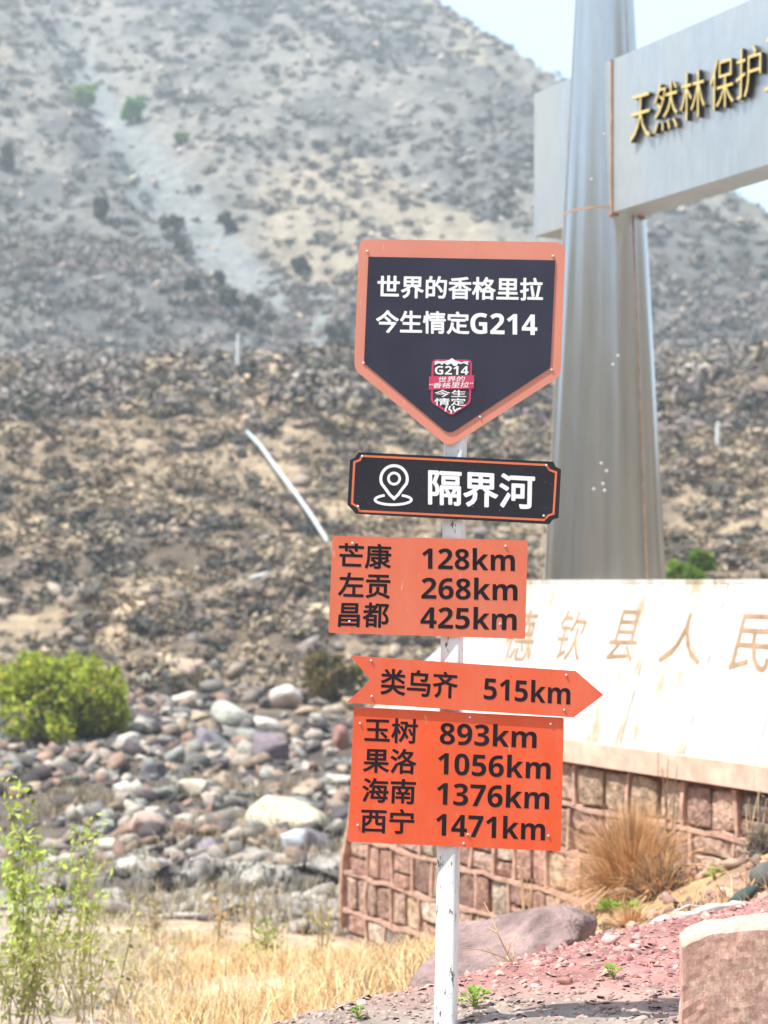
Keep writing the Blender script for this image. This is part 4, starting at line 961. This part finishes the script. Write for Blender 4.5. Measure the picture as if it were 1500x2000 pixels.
# ------------------------------------------------------------------ foreground
boulder('purple_boulder', 985, 1878, 8.75, .46, .23, .36, (0.26, 0.18, 0.17), 'large smooth purple brown boulder behind the foot of the post', seed=905, sub=4, cuts=9, tilt=.14, amp=.3, box=.15, mat=vmat('smooth_rock', .8, 6, .6, 1.0, .09))
def chip(V, seed): return V
def block():
    b0 = P(1345, 2060, 5.6); t = .47
    bm = bmesh.new(); bmesh.ops.create_cube(bm, size=1); bmesh.ops.subdivide_edges(bm, edges=bm.edges[:], cuts=34, use_grid_fill=True)
    V = np.array([v.co[:] for v in bm.verts]); Fc = [tuple(v.index for v in f.verts) for f in bm.faces]; bm.free()
    V = V * np.array([.40, .26, .62]); 
    e = np.minimum(1, np.maximum(0, (np.abs(V) / np.array([.20, .13, .31]) - .88) / .12)); k = np.sort(e, axis=1)[:, 1]
    V *= (1 - .025 * k)[:, None]
    V += .014 * np.stack([fbm(V[:, 0], V[:, 1], V[:, 2], 9, 5, s_, .65) for s_ in (1, 2, 3)], 1)
    V[:, 2] += .05 * V[:, 0] / .4; V[:, 2] -= .03 * np.maximum(0, -V[:, 0] - .12) / .08
    a = math.radians(-8); V = V @ np.array([[math.cos(a), -math.sin(a), 0], [math.sin(a), math.cos(a), 0], [0, 0, 1]]).T
    V += np.array([(1340 - 750) * 5.7 / F + .20, 5.8, .075])
    m, t_, b = nodes('chiselled_sandstone')
    n1 = pos_noise(t_, 6, 5, .65); c = mixc(t_, ramp(t_, n1, .38, .62), (0.52, 0.31, 0.25), (0.70, 0.54, 0.43))
    wv = pos_noise(t_, 38, 6, .75, (1.6, 1, .8)); c = mixc(t_, ramp(t_, wv, .40, .62), (0.44, 0.25, 0.20), c)
    t_.links.new(c, b.inputs['Base Color']); b.inputs['Roughness'].default_value = .9; bump(t_, b, wv, .8, .008)
    tag(obj('stone_block', V, Fc, m), 'chiselled pink sandstone block standing in the gravel at the lower right corner', 'stone block')
block()

# shale gravel on the platform
def flakes(name, n, y0, y1, smin, smax, colset, seed, label, x0=-1.2, x1=2.6):
    r = np.random.default_rng(seed); Y = np.sqrt(r.uniform(y0 ** 2, y1 ** 2, n)); X = r.uniform(x0, x1, n)
    ok = (Y < edge_y(X) + .45) & (np.abs(X) < Y * .25); X, Y = X[ok], Y[ok]; m = len(X); s = smin + (smax - smin) * r.random(m) ** 3
    sh_ = []
    for k in range(6):
        rr = np.random.default_rng(seed * 10 + k); an = np.linspace(0, 2 * math.pi, 6, endpoint=False) + rr.uniform(-.3, .3, 6); q = rr.uniform(.6, 1.1, 6)
        t = np.stack([np.cos(an) * q, np.sin(an) * q * .7, 0 * an], 1); V = np.vstack([t + [0, 0, -.16], t * .85 + [0, 0, .16], [[0, 0, .18 + rr.uniform(-.03, .08)]]])
        Fc = [(k_, (k_ + 1) % 6, 6 + (k_ + 1) % 6) for k_ in range(6)] + [(k_, 6 + (k_ + 1) % 6, 6 + k_) for k_ in range(6)] + [(6 + k_, 6 + (k_ + 1) % 6, 12) for k_ in range(6)]
        sh_.append((V, np.array(Fc)))
    pos = np.stack([X, Y, H(X, Y) + s * .12], 1); sc = np.stack([s, s, s * r.uniform(.4, 1.2, m)], 1)
    c = np.asarray(colset)[r.integers(0, len(colset), m)] * (1 + r.normal(0, .18, (m, 1)))
    k = sstep(6.9, 6.2, Y + .3 * fbm(X, Y, 0, 1.5, 2, 35)) * .75
    c = c * (1 - k[:, None]) + np.array([.33, .27, .23]) * (1 + r.normal(0, .2, (m, 1))) * k[:, None]
    tag(scatter(name, sh_, pos, sc, c, M_SHALE, 1.0, seed), label, 'gravel', kind='stuff')
RED = [(0.38, 0.16, 0.15), (0.32, 0.14, 0.13), (0.46, 0.22, 0.20), (0.26, 0.12, 0.12), (0.50, 0.30, 0.26), (0.40, 0.19, 0.19)]
flakes('shale_gravel', 34000, 5.2, 9.4, .005, .022, RED, 5, 'dark red shale chips covering the ground round the post')
flakes('shale_pieces', 1100, 5.3, 9.2, .016, .045, RED + [(0.2, .15, .15), (.55, .42, .36)], 6, 'larger flat pieces of red and brown shale lying on the gravel')
def fstone(px, py, w, h, col, label, seed):
    Y = 1.44 * F / (py + h - HY); return boulder('loose_stone', px, py, Y, w * Y / F, h * Y / F, w * .8 * Y / F, col, label, 'stone', seed=seed, sub=2, cuts=9)
fstone(1103, 1921, 18, 12, (0.36, 0.17, 0.14), 'blocky red brown stone sitting on the gravel right of the boulder', 951)
fstone(1000, 1955, 15, 6, (0.20, 0.16, 0.16), 'flat dark stone near the sprout at the post foot', 952)
fstone(1052, 1928, 20, 7, (0.38, 0.27, 0.27), 'flat mauve stone in front of the purple boulder', 953)
fstone(960, 1975, 17, 7, (0.14, 0.12, 0.12), 'black flat shard at the bottom edge right of the post', 954)
fstone(1240, 1850, 13, 6, (0.45, 0.33, 0.30), 'pale pink stone on the gravel crest', 955)
fstone(1180, 1968, 22, 8, (0.32, 0.22, 0.19), 'wide brown slab piece at the bottom edge of the gravel', 956)
fstone(1195, 1832, 26, 10, (0.55, 0.38, 0.33), 'light pink slab on the gravel rim right of the boulder', 957)

# small leafy sprouts
def sprout(px, py, Y, w_px, h_px, n, col, label, seed):
    r = np.random.default_rng(seed); b = P(px, py, Y); b[2] = H(b[:1], b[1:2])[0]; w = w_px * Y / F; h = h_px * Y / F
    t = empty('green_sprout', b, label, 'plant'); mb = MB(); lv = MB()
    for i in range(n):
        a = r.uniform(0, 2 * math.pi); q = r.uniform(.2, 1); e = np.array([math.cos(a) * w * .5 * q, math.sin(a) * w * .5 * q, h * r.uniform(.45, 1) * (1.1 - .5 * q)])
        V, f = tube(np.array([[0, 0, -.005], e * [.3, .3, .6], e]) + b, [.0022, .0018, .001], 4); mb.add(V, f, (0.30, 0.34, 0.12))
        L = r.uniform(.5, .85) * w * .5; d = e * [1, 1, .3]; d = d / (np.linalg.norm(d) + 1e-6); sdv = np.cross(d, [0, 0, 1]); sdv /= np.linalg.norm(sdv) + 1e-6
        cc = np.array(col) * r.uniform(.75, 1.25)
        for k in range(3):
            dk = d * math.cos((k - 1) * .9) + sdv * math.sin((k - 1) * .9); sk = np.cross(dk, [0, 0, 1]); p0 = e + b
            Vl = np.array([p0, p0 + dk * L * .5 + sk * L * .32 + [0, 0, L * .1], p0 + dk * L, p0 + dk * L * .5 - sk * L * .32 + [0, 0, L * .12]]); lv.add(Vl, [(0, 1, 2, 3)], cc)
    mb.build('stems', M_BARK, t); lv.build('leaves', M_LEAF, t)
GS = (0.24, 0.42, 0.05)
sprout(928, 1972, 6.27, 46, 38, 18, GS, 'bright green sprout on the gravel right beside the post', 1)
sprout(1198, 1925, 6.65, 36, 34, 12, GS, 'small green sprout in the middle of the red gravel', 2)
sprout(700, 1992, 6.1, 30, 22, 10, GS, 'tiny green sprout at the bottom edge left of the post', 3)
sprout(780, 1910, 8.2, 55, 45, 22, (0.3, 0.40, .05), 'yellow green leafy plant left of the post by the boulder', 4)
sprout(735, 1950, 8.0, 70, 45, 26, (0.30, 0.36, .06), 'broad low green plant at the edge of the golden grass', 5)
sprout(1395, 1712, 10.8, 28, 34, 12, (0.34, 0.50, .06), 'light green weed on the soil below the plinth', 6)
sprout(1112, 1790, 11.5, 26, 18, 12, GS, 'little green plant behind the purple boulder', 7)
sprout(1195, 1765, 11.0, 50, 40, 20, (0.22, 0.34, .05), 'green weed under the tall orange tussock', 8)
sprout(1240, 1760, 10.6, 30, 40, 14, (0.28, 0.42, .05), 'lime green weed beside the dark twigs of the tussock', 9)
sprout(915, 1770, 14.0, 30, 20, 10, (0.3, 0.30, .08), 'dull green weed against the masonry just right of the post', 10)
# straw stalks by the boulder
def stalks(px, py, Y, ends, label):
    b = P(px, py, Y); b[2] = max(b[2], H(b[:1], b[1:2])[0]); t = empty('dry_stalks', b, label, 'dry stalks')
    for L in ends:
        p = [b] + [P(x, y, Y + dy) for x, y, dy in L]; V, f = tube(np.array(p), np.linspace(.0035, .0015, len(p)), 5)
        obj('stalk', V, f, M_DRY, t, np.tile((0.62, 0.46, 0.26), (len(V), 1)))
stalks(1000, 1895, 6.95, [[(975, 1830, 0), (960, 1790, .05), (945, 1762, .1)], [(985, 1870, 0), (940, 1855, -.1), (898, 1850, -.15)], [(985, 1850, 0), (970, 1820, 0), (955, 1812, .1)],
                          [(1003, 1868, 0), (1000, 1842, .05)], [(990, 1868, .1), (998, 1840, .1), (1008, 1825, .15)], [(975, 1880, .1), (962, 1862, .1), (950, 1850, .1)]], 'forked pale straw stalks in front of the purple boulder')
# white cloth strip with cable and dark sheet on the right
def strip(name, pts, w, mat, label, cat, seed):
    r = np.random.default_rng(seed); P3 = [P(*p) for p in pts]; q = np.linspace(0, len(P3) - 1, 60); path = np.array([[np.interp(t, range(len(P3)), [p[k] for p in P3]) for k in range(3)] for t in q])
    V, f = tube(path, w * (1 + .35 * noise3(q * 2.3, 0, 0, seed)), 10); V += .25 * w * np.stack([fbm(V[:, 0], V[:, 1], V[:, 2], 25, 3, s_) for s_ in (4, 5, 6)], 1)
    return tag(obj(name, V, f, mat, smooth=True), label, cat)
M_CLOTH = paint('dirty_white_cloth', (0.66, 0.62, 0.58), .9, .25, .2, 20)
strip('white_cloth', [(1275, 1812, 8.3), (1300, 1796, 8.5), (1340, 1790, 8.6), (1385, 1775, 8.7), (1440, 1768, 8.9), (1520, 1768, 9.2)], .022, M_CLOTH, 'crumpled dirty white cloth strip along the rim of the gravel', 'cloth', 4)
strip('white_cable', [(1300, 1800, 8.7), (1320, 1780, 8.8), (1345, 1768, 8.9), (1375, 1772, 9.0), (1400, 1765, 9.1)], .006, M_CLOTH, 'thin white cable looping above the cloth strip', 'cable', 5)
V, Fc = rock_shape(3, 88, 5, .25); V = V * np.array([.09, .08, .04]) ; a = -.5; V = V @ np.array([[math.cos(a), 0, math.sin(a)], [0, 1, 0], [-math.sin(a), 0, math.cos(a)]]).T
tag(obj('dark_stone', V + P(1452, 1748, 9.0), Fc, M_ROCK, cols=np.tile((0.06, 0.085, 0.08), (len(V), 1)), smooth=True), 'dark green black flat stone lying against the right border', 'stone')
V, Fc = rock_shape(3, 91, 6, .2)
tag(obj('dark_stone', V * np.array([.10, .08, .09]) + P(1502, 1715, 9.4), Fc, M_ROCK, cols=np.tile((0.10, 0.10, 0.09), (len(V), 1)), smooth=True), 'grey black stone cut off by the right border above the cloth', 'stone')

# small rubble on soil right and along wall foot
n = 3500; X = R.uniform(.2, 4.4, n); Y = R.uniform(8, 16, n); ok = (X < 8.7 - .528 * Y) & (Y > edge_y(X) + .2) & (X > .1); X, Y = X[ok], Y[ok]; n = len(X); s = .012 + .05 * R.random(n) ** 4
tag(scatter('soil_rubble', RS1, np.stack([X, Y, H(X, Y) + s * .2], 1), np.stack([s * 1.3, s, s * .7], 1), jit((0.36, 0.22, 0.17), n, R, .3), M_ROCK, 1, 55), 'small reddish rubble on the soil below the plinth', 'rubble', kind='stuff')
# grey rock ledge in front of the riverbed
def ledge():
    m = 260; qs = np.linspace(0, 1, m); prof_ = [(-.75, -.62), (-.55, -.45), (-.38, -.22), (-.28, -.05), (-.12, .02), (.15, 0), (.5, -.12), (.9, -.5)]; V = []
    pa = np.array(prof_); tq = np.linspace(0, 7, 29); pr2 = [(np.interp(t, range(8), pa[:, 0]), np.interp(t, range(8), pa[:, 1])) for t in tq]
    for q in qs:
        a = P(60 + 640 * q, 1742 - 82 * q + 10 * math.sin(q * 9), 18.6 + 1.6 * q)
        for (dy, dz) in pr2: V.append(a + [0, dy, dz])
    V = np.array(V); nn = np.stack([fbm(V[:, 0], V[:, 1], V[:, 2] * 1.5, 1.6, 6, s_, .68) for s_ in (91, 92, 93)], 1); V += nn * [.3, .5, .3]
    k = len(pr2); Fc = np.array([(i * k + j_, i * k + j_ + 1, (i + 1) * k + j_ + 1, (i + 1) * k + j_)[::-1] for i in range(m - 1) for j_ in range(k - 1)])
    c = mix((0.11, 0.10, 0.09), (0.34, 0.315, 0.28), sstep(-.2, .35, fbm(V[:, 0], V[:, 1], V[:, 2], 2.2, 4, 94)))
    tag(obj('rock_ledge', V, Fc, M_ROCK, cols=c), 'long low grey rock ledge between the riverbed and the golden grass', 'rock ledge')
ledge()
# grey rocky bank between riverbed and golden grass
n = 1500; X = R.uniform(-5.5, .1, n); Y = R.uniform(17.2, 22.5, n); s = .04 + .16 * R.random(n) ** 3
tag(scatter('grey_rubble', RS2, np.stack([X, Y, H(X, Y) - s * .1], 1), np.stack([s * 1.6, s, s * .6], 1), np.array([(0.24, 0.22, 0.20), (0.30, 0.27, 0.24), (0.36, 0.33, 0.30)])[R.integers(0, 3, n)], M_ROCK, 1, 56), 'flat grey rubble between the riverbed and the golden grass', 'rubble', kind='stuff')

# things on the far bank
def fpost(px, yt, yb, label, Y, r=.10):
    p0 = P(px, yb + 4, Y); p1 = P(px, yt, Y); V, f = tube(np.array([p0, p0 * .35 + p1 * .65, p1]), [r, r * .9, r * .75], 10)
    o = empty('road_post', p0, label, 'post', None); obj('shaft', V, f, paint('pale_concrete', (0.62, 0.62, 0.6), .8), o)
    V, f = tube(np.array([p1, p1 + [0, 0, r * .8]]), [r * .9, r * .3], 10); obj('cap', V, f, paint('cap_grey', (0.5, 0.5, 0.5), .8), o)
for px_, yt, yb, l in ((465, 655, 732, 'pale upright post at the roadside on the left of the far slope'), (1402, 828, 872, 'short pale post on the far slope at the right of the pillar')):
    fpost(px_, yt, yb, l, depth_at(px_, yb))
def pipe(pts, r, label, nm='drain_pipe', cat='pipe', col=(0.42, 0.45, 0.45)):
    out = []
    ya, yb = depth_at(*pts[0]), depth_at(*pts[-1])
    for k_, (x, y) in enumerate(pts):
        q = k_ / (len(pts) - 1); ang = np.array([(y - HY) / F]); Y = 1 / ((1 - q) / ya + q / yb) * .985; out.append(P(x, y, Y))
    V, f = tube(np.array(out), r, 8); tag(obj(nm, V, f, paint(nm + '_grey', col, .6), smooth=True), label, cat)
pipe([(482, 843), (510, 872), (540, 915), (575, 960), (610, 1010), (640, 1058), (660, 1085)], .075, 'long grey drain pipe running down the far bank towards the boards')
pipe([(490, 1131), (515, 1124), (560, 1112)], .09, 'short pale pipe piece lying on the far bank', col=(.5, .5, .48))

# ------------------------------------------------------------------ haze
V, f = hexa([(-180, -155, -4.5), (170, -155, -4.5), (170, 440, -4.5), (-180, 440, -4.5)], [(-180, -155, 190), (170, -155, 190), (170, 440, 190), (-180, 440, 190)])
m = bpy.data.materials.new('haze_air'); m.use_nodes = True; t = m.node_tree; t.nodes.clear()
pv = t.nodes.new('ShaderNodeVolumePrincipled'); pv.inputs['Color'].default_value = (0.80, 0.92, 1.0, 1); pv.inputs['Density'].default_value = 0.0014; pv.inputs['Anisotropy'].default_value = 0.2
mo = t.nodes.new('ShaderNodeOutputMaterial'); t.links.new(pv.outputs[0], mo.inputs['Volume'])
tag(obj('haze', V, f, m), 'thin pale blue haze in the valley air', 'haze', kind='stuff')
